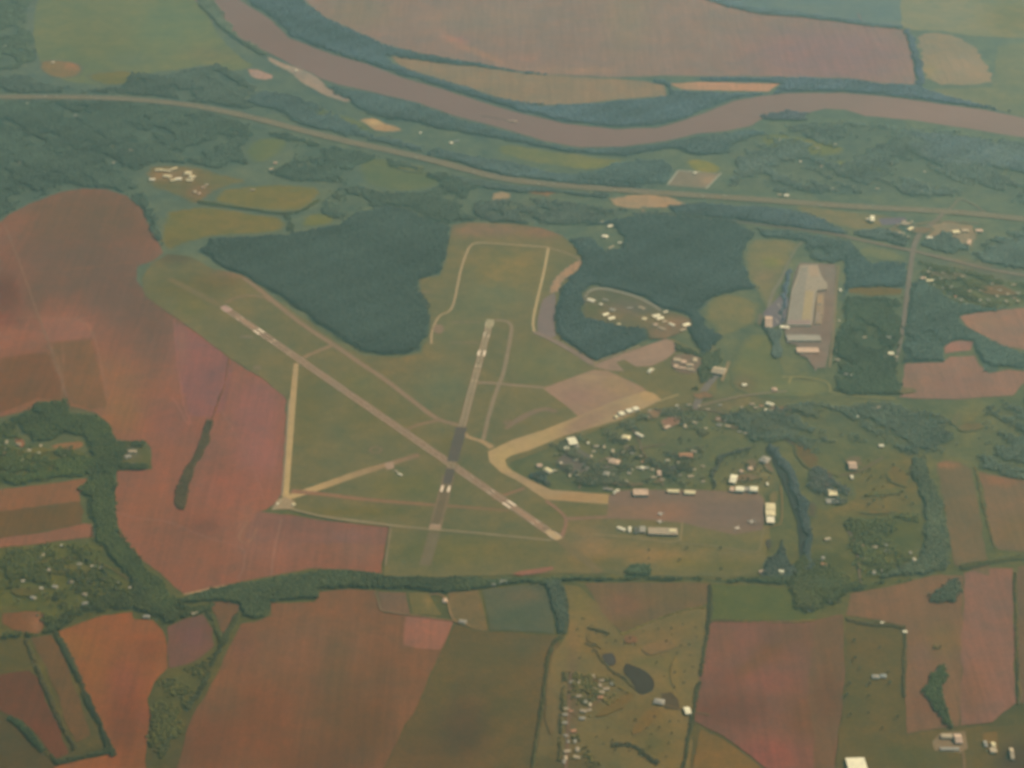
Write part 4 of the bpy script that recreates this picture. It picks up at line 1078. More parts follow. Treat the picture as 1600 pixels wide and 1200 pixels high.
highway('highway', [(-90, 152), (0, 152), (80, 152), (150, 153), (200, 155), (260, 160), (320, 168), (400, 185), (470, 204), (540, 221), (600, 234), (660, 247), (720, 263), (780, 279), (850, 288), (950, 296), (1050, 303), (1180, 312), (1300, 321), (1400, 327), (1450, 329), (1510, 333), (1600, 343), (1700, 352)], 34, 20, (126, 124, 108), 'divided highway sweeping from the left edge to the right edge below the river')
ribbon('road', [(1003, 333), (1040, 336), (1120, 344), (1200, 353), (1260, 361), (1313, 368), (1345, 376), (1420, 391), (1487, 407), (1540, 421), (1600, 431), (1700, 448)], [8, 8, 8, 9, 14, 20, 22, 24, 24, 24, 24, 24], (130, 124, 108), smooth=1, label='second main road slanting down to the right below the highway')
ribbon('road', [(1474, 334), (1462, 346), (1440, 362), (1430, 378), (1426, 395), (1420, 440), (1414, 490), (1408, 530), (1400, 566)], [22, 26, 28, 28, 26, 24, 24, 18, 12], (124, 122, 108), smooth=1, label='straight grey road running south from the highway junction')
ribbon('road', [(1474, 334), (1490, 322), (1498, 310), (1520, 318), (1540, 334)], 12, (126, 126, 108), smooth=2, label='curved slip road north of the highway junction')
ribbon('road', [(1395, 356), (1410, 350), (1430, 352), (1450, 348), (1480, 346), (1530, 350)], 12, (136, 128, 106), smooth=2, label='frontage road below the highway junction')
ribbon('road', [(1254, 378), (1244, 388), (1232, 410), (1222, 436), (1205, 460), (1198, 500)], [9, 9, 9, 14, 18, 18], (126, 126, 108), smooth=1, label='narrow road leading down to the big factory')
ribbon('road', [(1222, 589), (1236, 590), (1258, 590), (1290, 596), (1297, 603), (1297, 616), (1340, 620), (1400, 624)], [10, 10, 9, 7, 7, 7, 9, 9], (146, 140, 98), smooth=1, label='thin yellowish road around the field below the factory')
ribbon('road', [(1236, 590), (1233, 600)], 9, (150, 142, 98), smooth=0, label='short yellowish stub road below the factory')
ribbon('road', [(1090, 636), (1130, 625), (1180, 616), (1230, 612)], 12, (136, 126, 104), smooth=1, label='road from the airfield gate to the right')
ribbon('road', [(1310, 415), (1306, 460), (1303, 520), (1296, 575)], 12, (130, 124, 100), smooth=1, label='straight service road along the right side of the factory')
ribbon('road', [(1275, 520), (1277, 560), (1274, 580)], 9, (134, 126, 108), smooth=1, label='short lane south of the factory')
for pts, lb in (([(905, 765), (908, 745), (925, 728), (955, 712), (1000, 700), (1040, 695)], 'winding street through the housing below the hangars'),
                ([(925, 728), (935, 748), (950, 762)], 'short street in the housing near the ramp'),
                ([(985, 668), (1000, 690), (1004, 712), (1030, 730), (1036, 760)], 'street from the hangars down to the ramp'),
                ([(1030, 650), (1060, 640), (1100, 640), (1150, 650), (1200, 645), (1240, 650)], 'residential street above the bayou ring'),
                ([(1215, 680), (1250, 700), (1268, 730), (1300, 745), (1340, 740), (1380, 715)], 'lane winding between the bayous'),
                ([(1325, 830), (1338, 850), (1342, 890), (1345, 915)], 'pale lane inside the oxbow wood')):
    ribbon('street', pts, 9, (116, 108, 90), smooth=2, label=lb, cat='street')
ribbon('street', [(60, 880), (110, 870), (160, 880), (200, 905)], 7, (108, 100, 72), smooth=2, label='lane through the village at lower left', cat='street')
ribbon('street', [(893, 1050), (890, 1090), (888, 1130), (886, 1180), (880, 1240)], 12, (118, 100, 80), smooth=1, label='golf estate street, left side', cat='street')
ribbon('street', [(895, 1052), (925, 1058), (945, 1075), (940, 1095), (915, 1110), (892, 1118)], 8, (114, 98, 76), smooth=2, label='curving golf estate street', cat='street')
ribbon('street', [(1030, 1100), (1060, 1108), (1076, 1112), (1110, 1118)], 8, (110, 98, 74), smooth=1, label='lane past the golf clubhouse', cat='street')
ribbon('road', [(1505, 1176), (1507, 1200), (1507, 1240)], 11, (120, 106, 82), smooth=0, label='short lane below the bottom right yard')

# factory yard
patch('yard', [(1250, 411), (1306, 414), (1304, 470), (1300, 522), (1290, 575), (1272, 576), (1262, 560), (1250, 556), (1245, 540), (1228, 536), (1226, 510), (1234, 460), (1244, 420)], (128, 121, 106), M_PAVE, amp=2, cell=14, blobs=[(1275, 525, 26, 10, (118, 110, 98), .7), (1270, 555, 18, 14, (128, 114, 98), .7), (1298, 430, 8, 20, (128, 126, 112), .5), (1290, 490, 10, 30, (130, 114, 98), .6)], cat='yard', label='tan paved yard around the big factory')
patch('yard', [(1212, 470), (1226, 456), (1232, 470), (1226, 505), (1208, 512), (1196, 518), (1192, 490)], (116, 116, 112), M_PAVE, amp=2, cat='yard', label='grey lorry yard left of the factory')

# ------------------------------------------------------------------ ponds and bayou
patch('bayou_water', [(1196, 698), (1206, 697), (1216, 712), (1228, 736), (1241, 762), (1252, 790), (1258, 815), (1262, 850), (1262, 880), (1250, 882), (1250, 850), (1246, 820), (1238, 792), (1226, 762), (1214, 736), (1204, 714)], (72, 88, 80), M_STILL, amp=4, rnd=1, cat='water', label='dark bayou curving down the right side of the hangars')
patch('pond', [(939, 1024), (948, 1021), (960, 1021), (963, 1040), (949, 1041)], (80, 84, 76), M_STILL, amp=3, rnd=1, cat='pond', label='small dark golf course pond, upper of two')
patch('pond', [(976, 1037), (986, 1040), (1003, 1046), (1021, 1059), (1024, 1077), (1008, 1087), (995, 1083), (987, 1064), (974, 1052)], (72, 78, 66), M_STILL, amp=3, rnd=1, cat='pond', label='larger dark golf course pond, lower of two')
patch('pond', [(1196, 846), (1204, 842), (1206, 856), (1198, 860)], (84, 90, 78), M_STILL, amp=3, rnd=1, cat='pond', label='little dark pond right of the main ramp')

# ------------------------------------------------------------------ woods, belts and hedges
WM, WT = (78, 99, 93), (92, 117, 117)
wood('woodland', [(312, 392), (330, 374), (400, 369), (450, 366), (480, 361), (530, 352), (556, 332), (600, 322), (640, 328), (668, 346), (704, 352), (697, 400), (689, 428), (664, 434), (655, 440), (652, 456), (664, 462), (672, 474), (672, 500), (665, 525), (655, 547), (628, 555), (572, 551), (536, 532), (490, 501), (446, 468), (404, 443), (368, 426), (336, 410)], WM, 'big dark wood above the long runway', sp=12, boost=1.28)
wood('woodland', [(905, 352), (950, 346), (987, 336), (1067, 337), (1147, 347), (1180, 364), (1166, 385), (1160, 410), (1171, 439), (1187, 452), (1147, 456), (1112, 465), (1092, 486), (1106, 512), (1128, 527), (1112, 545), (1100, 560), (1088, 540), (1083, 528), (1070, 508), (1082, 512), (1080, 500), (1067, 492), (1029, 480), (1008, 466), (960, 450), (922, 446), (909, 458), (914, 474), (910, 487), (915, 497), (933, 502), (970, 510), (1010, 514), (1008, 530), (970, 550), (933, 564), (923, 561), (901, 546), (874, 530), (867, 508), (868, 481), (875, 455), (888, 437), (911, 414), (900, 392), (890, 375), (925, 372), (945, 392), (972, 390), (975, 372), (955, 352)], (80, 102, 98), 'dark wood wrapping round the camp right of the airfield', sp=12, boost=1.28)
wood('woodland', [(-90, 158), (0, 158), (120, 158), (190, 160), (255, 166), (315, 175), (390, 192), (460, 212), (540, 232), (600, 244), (560, 262), (545, 290), (510, 284), (455, 282), (420, 270), (455, 250), (460, 222), (400, 212), (375, 232), (392, 258), (345, 268), (300, 256), (240, 254), (216, 270), (225, 300), (242, 330), (248, 350), (258, 392), (240, 372), (222, 328), (200, 306), (165, 294), (130, 293), (95, 298), (48, 316), (13, 334), (0, 345), (-90, 350)], (84, 105, 96), 'sprawling wooded land below the highway at upper left', sp=15, fill=.72, boost=1.28)
wood('woodland', [(600, 246), (660, 262), (720, 278), (760, 288), (735, 300), (720, 330), (750, 345), (705, 350), (668, 344), (645, 326), (600, 320), (556, 330), (530, 345), (500, 330), (506, 300), (545, 292), (562, 290), (600, 302), (660, 300), (690, 288), (650, 270), (610, 262)], (88, 108, 98), 'scattered woods between the highway and the big wood', sp=14, fill=.7, boost=1.28)
wood('tree_belt', [(740, 318), (800, 308), (860, 312), (948, 324), (1000, 331), (1050, 333), (1140, 342), (1200, 350), (1160, 352), (1060, 337), (980, 338), (900, 352), (850, 352), (780, 348), (740, 344)], (92, 110, 102), 'ragged tree belt below the bare sandy patch', sp=14, fill=.62, boost=1.28)
wood('tree_belt', [(700, 272), (760, 284), (830, 293), (900, 300), (960, 304), (945, 312), (880, 302), (800, 300), (730, 290)], (92, 112, 106), 'thin tree belt along the lower side of the highway', sp=13, boost=1.28)
wood('tree_belt', [(1045, 322), (1100, 318), (1170, 322), (1240, 328), (1285, 344), (1330, 366), (1312, 366), (1250, 358), (1190, 350), (1120, 341), (1050, 334)], (88, 110, 108), 'dark wedge of trees between highway and second road', sp=13, boost=1.28)
wood('woodland', [(1180, 356), (1240, 362), (1310, 372), (1335, 380), (1325, 400), (1308, 412), (1270, 408), (1256, 378), (1200, 372), (1172, 376), (1170, 364)], (90, 112, 106), 'small wood above the factory', sp=13, fill=.8, boost=1.28)
wood('woodland', [(960, 256), (1000, 249), (1040, 252), (1054, 266), (1040, 288), (1000, 290), (950, 285), (890, 280), (860, 272), (930, 270)], (92, 115, 110), 'wood between the river meadow and the fenced yard', sp=14, boost=1.28)
wood('tree_belt', [(780, 250), (830, 262), (880, 274), (940, 284), (1000, 292), (1040, 296), (960, 293), (860, 284), (780, 274), (740, 262), (700, 246)], (92, 114, 110), 'tree belt along the upper side of the highway', sp=14, boost=1.28)
wood('riverside_wood', [(508, 134), (540, 140), (571, 144), (653, 163), (720, 187), (773, 201), (820, 214), (853, 225), (907, 233), (973, 232), (1040, 224), (1093, 213), (1133, 209), (1176, 202), (1200, 208), (1150, 222), (1140, 240), (1090, 244), (1050, 232), (980, 244), (900, 240), (840, 230), (780, 218), (700, 204), (640, 190), (606, 186), (575, 178), (548, 160), (530, 150)], (90, 113, 110), 'wooded south bank of the river', sp=15, boost=1.28)
wood('riverside_wood', [(375, 58), (420, 84), (410, 88), (378, 70), (340, 40), (310, 8), (290, -40), (306, -40)], (98, 116, 104), 'narrow line of trees on the near bank at the top left', sp=14, boost=1.35)
wood('tree_belt', [(600, 214), (650, 226), (700, 236), (760, 250), (800, 256), (850, 268), (840, 280), (780, 272), (700, 250), (620, 230), (540, 212), (470, 195), (430, 172), (380, 160), (400, 140), (460, 150), (520, 172), (540, 190)], (88, 110, 106), 'dark trees between the sandy yard and the highway', sp=15, fill=.8, boost=1.28)
wood('tree_belt', [(205, 112), (260, 118), (300, 108), (340, 100), (380, 122), (400, 140), (380, 158), (420, 178), (330, 162), (250, 152), (160, 146), (60, 146), (-90, 146), (-90, 120), (40, 118), (60, 130), (140, 140), (190, 138)], (88, 108, 100), 'wooded strip above the highway at left', sp=15, fill=.75, boost=1.28)
wood('tree_belt', [(-90, -50), (80, -50), (40, 20), (56, 70), (56, 95), (20, 110), (-90, 110)], (90, 110, 98), 'trees in the far top left corner', sp=18, fill=.7, boost=1.35)
wood('riverside_wood', [(396, -50), (384, 0), (424, 27), (456, 58), (522, 84), (575, 98), (629, 118), (695, 137), (749, 155), (800, 170), (850, 164), (773, 152), (720, 134), (667, 118), (627, 105), (600, 88), (640, 92), (700, 100), (760, 106), (820, 117), (860, 117), (800, 110), (747, 99), (693, 91), (640, 80), (600, 70), (560, 51), (507, 27), (476, 2), (455, -30), (470, -50)], (90, 114, 114), 'broad dark wood on the far bank, forking into two belts', sp=16, boost=1.28)
wood('riverside_wood', [(800, 162), (853, 166), (920, 163), (960, 158), (1042, 152), (1048, 142), (1040, 134), (1014, 129), (1028, 124), (1046, 128), (1050, 141), (1100, 144), (1202, 147), (1145, 156), (1107, 171), (1067, 186), (1027, 197), (960, 199), (880, 190), (800, 171)], (94, 118, 119), 'crescent shaped dark wood on the far bank at the river bend', sp=16, boost=1.28)
wood('tree_belt', [(1093, 122), (1180, 121), (1260, 122), (1327, 124), (1380, 132), (1441, 134), (1446, 140), (1500, 155), (1600, 180), (1540, 170), (1473, 161), (1393, 150), (1313, 143), (1233, 144), (1204, 148), (1222, 131), (1180, 128), (1100, 127)], (96, 119, 122), 'tree belt on the far bank at upper right', sp=15, boost=1.28)
patch('field', [(1260, 135), (1300, 133), (1345, 136), (1342, 139), (1262, 138)], (136, 126, 112), M_SOIL, label='sliver of bare soil inside the far bank tree belt')
Z[0] += .4
wood('tree_belt', [(1412, 45), (1421, 46), (1432, 70), (1441, 100), (1446, 134), (1433, 134), (1427, 90)], (96, 118, 122), 'straight line of trees between two fields at upper right', sp=13, floor=False, boost=1.28)
wood('tree_belt', [(1100, 0), (1180, 22), (1260, 28), (1360, 42), (1412, 47), (1412, 40), (1360, 35), (1250, 20), (1180, 12), (1110, -10)], (102, 124, 124), 'thin tree line along the top of the bare brown field', sp=16, floor=False, boost=1.28)
wood('scattered_trees', [(1100, 212), (1190, 208), (1250, 192), (1330, 190), (1400, 196), (1500, 206), (1600, 222), (1700, 240), (1700, 330), (1600, 322), (1500, 308), (1400, 308), (1300, 304), (1180, 300), (1130, 290), (1150, 262), (1130, 240)], (100, 119, 111), 'patchy trees and scrub between the river and highway at right', sp=16, fill=.45, boost=1.5)
wood('woodland', [(1410, 205), (1500, 212), (1600, 226), (1700, 240), (1700, 300), (1560, 262), (1460, 258), (1420, 235)], (98, 119, 116), 'denser wood at the right edge below the river', sp=16, boost=1.28, fill=.85)
wood('woodland', [(1320, 378), (1338, 386), (1346, 400), (1362, 412), (1418, 412), (1412, 450), (1328, 450), (1316, 470), (1320, 440), (1318, 410)], (84, 108, 104), 'square dark wood right of the factory, upper half', sp=13, boost=1.5)
wood('woodland', [(1328, 464), (1410, 464), (1408, 520), (1402, 560), (1410, 618), (1340, 618), (1300, 612), (1302, 560), (1306, 520), (1318, 500), (1316, 478)], (78, 99, 88), 'square dark wood right of the factory, lower half', sp=13, fill=.75, boost=1.5)
wood('woodland', [(1424, 442), (1445, 440), (1490, 470), (1560, 484), (1600, 478), (1500, 494), (1505, 510), (1527, 521), (1545, 532), (1600, 552), (1600, 576), (1560, 572), (1550, 590), (1538, 584), (1532, 556), (1521, 552), (1524, 534), (1500, 530), (1476, 542), (1472, 566), (1414, 566), (1412, 520), (1420, 480)], (86, 108, 100), 'irregular wood between the straight road and the pink fields', sp=13, fill=.92, boost=1.5)
wood('scattered_trees', [(1430, 408), (1500, 420), (1560, 436), (1620, 444), (1700, 460), (1700, 474), (1600, 478), (1530, 484), (1480, 474), (1440, 440)], (90, 104, 84), 'trees among the houses below the second road', sp=14, fill=.4, boost=1.35)
wood('woodland', [(1480, 362), (1520, 392), (1560, 366), (1600, 352), (1700, 360), (1700, 436), (1600, 422), (1540, 412), (1487, 398), (1436, 386), (1446, 376)], (94, 114, 106), 'trees between the two main roads at the right edge', sp=15, fill=.75, boost=1.5)
wood('woodland', [(1334, 362), (1380, 356), (1420, 372), (1416, 386), (1380, 378), (1340, 370)], (92, 112, 106), 'small strip of trees above the second road', sp=14, boost=1.45, fill=.8)
wood('tree_belt', [(1196, 500), (1210, 515), (1222, 520), (1220, 560), (1208, 560), (1206, 530), (1190, 512)], (92, 110, 102), 'dark clump below the lorry yard', sp=12, boost=1.35)
wood('woodland', [(1240, 425), (1232, 452), (1226, 480), (1222, 510), (1216, 505), (1222, 460), (1232, 420)], (92, 112, 116), 'narrow row of trees against the left wall of the factory', sp=9, h=11, boost=1.35, floor=False)  # bluish crowns stand in for the shadow along the factory's left wall
wood('woodland', [(1186, 640), (1260, 628), (1310, 634), (1400, 626), (1440, 640), (1480, 648), (1502, 690), (1560, 720), (1640, 748), (1700, 762), (1700, 740), (1600, 728), (1500, 700), (1520, 680), (1540, 634), (1600, 620), (1700, 630), (1700, 770), (1600, 752), (1520, 728), (1500, 714), (1470, 714), (1430, 712), (1380, 700), (1340, 690), (1290, 700), (1268, 715), (1240, 690), (1190, 690), (1120, 690), (1090, 672), (1110, 650)], (89, 105, 92), 'long wooded bayou corridor running to the right edge', sp=14, fill=.55, boost=1.5)
wood('woodland', [(1200, 694), (1218, 702), (1240, 740), (1262, 790), (1268, 840), (1270, 890), (1258, 892), (1256, 840), (1246, 790), (1226, 740), (1208, 712)], (74, 92, 88), 'dark trees along the curving bayou', sp=11, boost=1.5)
wood('woodland', [(1114, 768), (1110, 735), (1122, 712), (1150, 702), (1180, 696), (1180, 701), (1152, 707), (1130, 716), (1118, 738), (1121, 768)], (82, 94, 84), 'thin dark arc of trees left of the small hangars', sp=10, boost=1.35, floor=False)
wood('woodland', [(1428, 715), (1450, 716), (1452, 745), (1468, 775), (1480, 810), (1484, 850), (1478, 888), (1440, 902), (1400, 902), (1367, 904), (1400, 890), (1436, 872), (1446, 840), (1444, 800), (1434, 760), (1424, 735)], (83, 98, 83), 'dark oxbow wood curving down the right', sp=12, boost=1.5)
wood('woodland', [(1320, 812), (1380, 808), (1440, 800), (1444, 850), (1430, 876), (1390, 900), (1340, 912), (1325, 880)], (82, 95, 74), 'rough wood inside the oxbow', sp=13, fill=.5, boost=1.5)
wood('woodland', [(1268, 725), (1290, 730), (1310, 752), (1330, 760), (1336, 775), (1320, 790), (1296, 800), (1272, 790), (1258, 760)], (82, 96, 88), 'trees around the lone pale roof between the bayous', sp=13, fill=.6, boost=1.35)
wood('scattered_trees', [(1250, 870), (1320, 850), (1330, 910), (1420, 905), (1490, 890), (1440, 905), (1380, 916), (1330, 928), (1300, 950), (1240, 955), (1230, 920)], (76, 90, 68), 'scattered trees where the creek meets the oxbow', sp=13, fill=.7, boost=1.35)
wood('scattered_trees', [(870, 690), (940, 668), (1010, 640), (1090, 636), (1112, 660), (1106, 720), (1110, 764), (1040, 760), (960, 762), (880, 760), (840, 742), (820, 712)], (92, 102, 86), 'garden trees among the houses below the old runway', sp=13, fill=.25, boost=1.35)
wood('scattered_trees', [(1110, 650), (1180, 630), (1300, 640), (1250, 680), (1150, 690), (1110, 680)], (94, 104, 86), 'garden trees among the houses above the bayou ring', sp=13, fill=.25, boost=1.35)
wood('woodland', [(1052, 535), (1100, 556), (1120, 545), (1132, 562), (1112, 592), (1092, 612), (1076, 612), (1092, 585), (1096, 560), (1060, 548)], (88, 104, 88), 'trees behind the tan blocks right of the hardstand', sp=12, fill=.75, boost=1.35)
wood('woodland', [(820, 738), (850, 736), (858, 750), (862, 762), (845, 758), (828, 750)], (76, 92, 84), 'dark clump beside the turning loop of the old runway', sp=10, fill=.8, boost=1.35)
wood('creek_belt', [(285, 938), (330, 920), (380, 910), (430, 902), (500, 892), (560, 894), (600, 900), (700, 903), (780, 904), (830, 902), (870, 902), (950, 903), (1040, 903), (1110, 905), (1180, 903), (1215, 897), (1235, 903), (1300, 905), (1330, 915), (1300, 925), (1250, 914), (1180, 911), (1100, 908), (1000, 906), (880, 909), (850, 912), (800, 912), (760, 920), (690, 926), (640, 924), (590, 920), (545, 918), (499, 918), (492, 936), (460, 938), (424, 942), (418, 966), (402, 970), (384, 962), (372, 944), (345, 938), (320, 942), (290, 946)], (72, 88, 72), 'winding creek tree belt crossing the picture below the airfield', sp=11, boost=1.5)
wood('tree_belt', [(848, 908), (872, 906), (880, 912), (890, 950), (884, 992), (870, 992), (866, 955), (856, 925)], (70, 86, 76), 'thick dark tree belt running south from the creek', sp=11, boost=1.5)
wood('tree_belt', [(982, 882), (1010, 882), (1020, 900), (980, 902), (975, 892)], (74, 92, 76), 'dark clump on the airfield side of the creek', sp=11, boost=1.5)
wood('woodland', [(1196, 880), (1215, 866), (1222, 845), (1236, 880), (1250, 900), (1215, 906), (1190, 902)], (76, 92, 84), 'dark trees at the bend below the main ramp', sp=11, boost=1.35)
wood('tree_belt', [(50, 636), (56, 630), (100, 624), (110, 630), (112, 646), (150, 648), (174, 668), (184, 692), (190, 700), (184, 740), (180, 790), (188, 830), (218, 870), (262, 922), (284, 938), (262, 965), (240, 952), (206, 910), (166, 866), (150, 842), (142, 812), (136, 782), (122, 765), (136, 746), (150, 730), (140, 700), (128, 684), (100, 676), (78, 690), (52, 692), (44, 676), (24, 668), (12, 655)], (72, 88, 70), 'thick curving bayou wood at left', sp=11, fill=.93, boost=1.5)
wood('tree_belt', [(-90, 745), (0, 738), (60, 726), (110, 712), (150, 712), (158, 730), (138, 744), (70, 753), (0, 760), (-90, 772)], (74, 90, 66), 'tree strip above the orange strip fields', sp=11, fill=.85, boost=1.5)
wood('scattered_trees', [(-90, 660), (20, 660), (50, 690), (120, 700), (130, 720), (60, 736), (-90, 745)], (78, 92, 68), 'trees in the hamlet at the left edge', sp=13, fill=.45, boost=1.35)
wood('hedgerow', [(183, 691), (226, 691), (226, 698), (200, 700), (192, 720), (205, 728), (236, 724), (237, 732), (183, 737)], (74, 90, 66), 'trees round the square farmyard', sp=10, fill=.8, boost=1.35, floor=False)
wood('scattered_trees', [(-90, 868), (20, 856), (145, 842), (200, 905), (240, 955), (200, 954), (160, 960), (92, 985), (68, 975), (60, 956), (-90, 955)], (80, 90, 60), 'scattered trees round the village at lower left', sp=13, fill=.38, boost=1.35)
wood('tree_belt', [(205, 900), (262, 930), (290, 946), (345, 942), (330, 955), (290, 965), (262, 975), (242, 966), (205, 952), (170, 958), (130, 968), (88, 985), (70, 995), (10, 1000), (0, 992), (20, 986), (66, 990), (72, 975), (110, 950), (170, 940), (200, 930)], (68, 82, 60), 'dark trees below the village at lower left', sp=12, fill=.7, boost=1.35)
wood('hedgerow', [(297, 726), (306, 705), (318, 672), (325, 658), (334, 660), (328, 682), (316, 712), (304, 738), (294, 765), (288, 796), (276, 796), (272, 770), (282, 748)], (84, 86, 64), 'tapering dark line of bushes in the red field', sp=9, h=9, boost=1.5, floor=False)


def hedge(pts, w, c, label, h=9, sp=9, name='hedgerow'):
    """row of bushes along a line"""
    g = smooth_line(np.array(pts, float), 1)
    t = np.gradient(g, axis=0)
    a, b = [], []
    for (x, y), (dx, dy) in zip(g, t):
        n = np.array([-dy, dx]) / (math.hypot(dx, dy) + 1e-9) * w * RNG.uniform(.24, .5)
        a.append((x + n[0], y + n[1]))
        b.append((x - n[0], y - n[1]))
    return wood(name, a + b[::-1], c, label, sp=sp, h=h, amp=3, floor=False, boost=1.5)


hedge([(359, 560), (352, 600), (340, 632), (330, 660)], 3, (116, 90, 74), 'thin bushy line continuing the bush row in the red field', h=5, sp=7)
hedge([(310, 316), (345, 321), (400, 329), (440, 335), (470, 332), (500, 312)], 5, (84, 100, 84), 'thin dark hedge between the two olive meadows')
hedge([(446, 336), (456, 348), (452, 364)], 14, (80, 98, 86), 'short thick belt below the olive meadows')
hedge([(86, 988), (108, 1026), (132, 1080), (156, 1132), (172, 1170), (180, 1182)], 11, (62, 76, 54), 'thick hedge down the left side of the orange wedge field', h=11)
hedge([(40, 1000), (56, 1040), (76, 1088), (98, 1138), (118, 1172)], 7, (72, 78, 54), 'thin hedge left of the narrow brown field')
hedge([(14, 1122), (34, 1134), (54, 1158), (74, 1180), (92, 1194)], 13, (58, 76, 54), 'thick dark hedge in the bottom left corner', h=11)
hedge([(88, 1192), (120, 1186), (150, 1178), (176, 1172)], 9, (66, 78, 52), 'hedge at the foot of the narrow brown field')
hedge([(372, 958), (356, 990), (340, 1020), (328, 1050), (312, 1082), (292, 1108)], 9, (68, 80, 58), 'hedge beside the very large brown field')
hedge([(324, 950), (334, 976), (346, 1000)], 7, (70, 82, 60), 'short forked hedge at lower left')
hedge([(250, 1180), (262, 1164), (270, 1140)], 12, (66, 78, 56), 'dark clump at the bottom edge, left')
wood('scattered_trees', [(262, 1048), (300, 1042), (336, 1016), (330, 1060), (300, 1112), (280, 1150), (250, 1200), (230, 1250), (228, 1180), (238, 1100), (245, 1068)], (82, 88, 58), 'rough scrub between the orange wedge and the large brown field', sp=12, h=9, fill=.5, boost=1.5)
hedge([(876, 995), (860, 1012), (852, 1060), (846, 1110), (838, 1160), (826, 1240)], 7, (76, 84, 60), 'hedge along the left side of the golf course', h=9)
hedge([(882, 1052), (880, 1090), (876, 1140), (873, 1190)], 7, (76, 82, 64), 'row of trees left of the golf estate street')
hedge([(1110, 914), (1110, 945), (1106, 985), (1100, 1020), (1094, 1060), (1086, 1100), (1078, 1140), (1070, 1190), (1062, 1250)], 7, (72, 82, 60), 'long hedge along the right side of the golf course')
hedge([(914, 1005), (930, 1014), (945, 1040), (960, 1052), (975, 1058), (990, 1075)], 5, (78, 82, 60), 'thin creek bushes linking the golf ponds', h=6, sp=7)
hedge([(920, 982), (935, 985), (952, 991)], 5, (74, 82, 62), 'short hedge near the top of the golf course')
hedge([(955, 1166), (975, 1163), (995, 1168), (1010, 1182), (1030, 1194)], 8, (70, 78, 56), 'curved dark tree row at the bottom of the golf course')
hedge([(905, 1066), (922, 1070), (936, 1084), (920, 1100), (905, 1092)], 12, (74, 82, 62), 'trees in the middle of the golf estate')
wood('scattered_trees', [(890, 1050), (960, 1058), (985, 1090), (940, 1110), (920, 1160), (940, 1200), (920, 1250), (880, 1250)], (92, 92, 66), 'garden trees across the golf estate', sp=12, h=10, fill=.35, boost=1.35)
hedge([(1322, 968), (1350, 976), (1385, 976), (1414, 982)], 7, (78, 84, 60), 'hedge along the top of the olive paddocks')
hedge([(1415, 990), (1414, 1030), (1412, 1070), (1411, 1090)], 6, (78, 84, 60), 'hedge down the right side of the olive paddocks')
wood('woodland', [(1447, 1056), (1462, 1044), (1479, 1034), (1482, 1052), (1474, 1072), (1472, 1090), (1484, 1108), (1490, 1120), (1489, 1139), (1476, 1134), (1462, 1110), (1446, 1092), (1436, 1080), (1448, 1068)], (66, 84, 68), 'dark S shaped wood in the brown field at lower right', sp=11, boost=1.5)
wood('woodland', [(1450, 942), (1452, 930), (1468, 918), (1482, 908), (1500, 906), (1503, 925), (1497, 942), (1480, 940), (1466, 945)], (74, 90, 78), 'dark clump at the corner of the brown and red fields', sp=11, boost=1.5)
hedge([(1458, 1012), (1470, 1011)], 9, (84, 88, 66), 'single small bush clump in the brown field')
hedge([(1522, 728), (1528, 750), (1536, 790), (1546, 830), (1554, 856)], 4, (96, 96, 74), 'thin hedge between the two right hand tan fields', h=6, sp=8)
hedge([(1586, 895), (1588, 960), (1590, 1040), (1592, 1100)], 6, (92, 92, 72), 'hedge at the right edge')
hedge([(1110, 970), (1180, 972), (1240, 972), (1275, 970)], 4, (96, 92, 70), 'low hedge between the green and the red mottled field', h=5, sp=8)
hedge([(970, 992), (1010, 975), (1050, 960), (1080, 950), (1100, 950)], 3, (104, 102, 66), 'low line of bushes along the top of the golf course', h=5, sp=9)
wood('woodland', [(1240, 905), (1268, 905), (1290, 925), (1285, 950), (1262, 960), (1240, 952), (1236, 925)], (74, 86, 64), 'tree clump above the green field at right', sp=12, boost=1.1, fill=.8)
hedge([(1500, 888), (1540, 880), (1580, 872), (1620, 868)], 10, (88, 96, 74), 'hedge above the reddish right hand field')

# ------------------------------------------------------------------ buildings
B = building
poly_building('factory', [(1250, 415), (1277, 414), (1281, 426), (1287, 438), (1292, 442), (1292, 452), (1276, 454), (1272, 480), (1268, 508), (1229, 508), (1233, 478), (1237, 452), (1243, 438)], 10, (158, 148, 125), 'huge stepped flat roof of the pale factory in its own yard', 'factory', vents=16,
    strips=[([(1251, 418), (1262, 417), (1252, 505), (1231, 506), (1236, 468), (1240, 450), (1246, 440)], (144, 140, 122)), ([(1259, 455), (1271, 456), (1266, 506), (1252, 506)], (164, 150, 116)), ([(1264, 416), (1276, 416), (1280, 432), (1266, 432)], (166, 148, 122)), ([(1266, 500), (1267, 507), (1231, 507), (1231, 500)], (150, 136, 122))])
poly_building('factory_wing', [(1276, 460), (1287, 458), (1287, 484), (1283, 506), (1273, 506), (1275, 480)], 7, (146, 132, 108), 'low tan wing along the right side of the factory', 'factory', vents=5, strips=[([(1278, 462), (1286, 461), (1286, 474), (1277, 474)], (160, 138, 108)), ([(1276, 488), (1281, 488), (1279, 502), (1275, 502)], (150, 136, 118))])
B('factory_shed', 1256, 528, 170, 60, 0, 8, 'grey', 'flat', 'grey flat shed just below the factory', 'shed', doors=4)
B('factory_shed', 1201, 503, 36, 120, -6, 8, 'pink', 'gable', 'tan shed left of the lorry yard', 'shed', doors=1)
B('gatehouse', 1226, 511, 46, 26, -8, 6, 'white', 'flat', 'small white roofed block at the lower left corner of the factory', 'building')
B('factory_shed', 1262, 547, 110, 50, 0, 7, 'pink', 'flat', 'low pinkish shed at the south end of the factory yard', 'shed', doors=3)
B('pump_house', 1313, 453, 12, 26, 0, 5, 'white', 'gable', 'tiny white hut right of the factory beside the wood', 'hut')

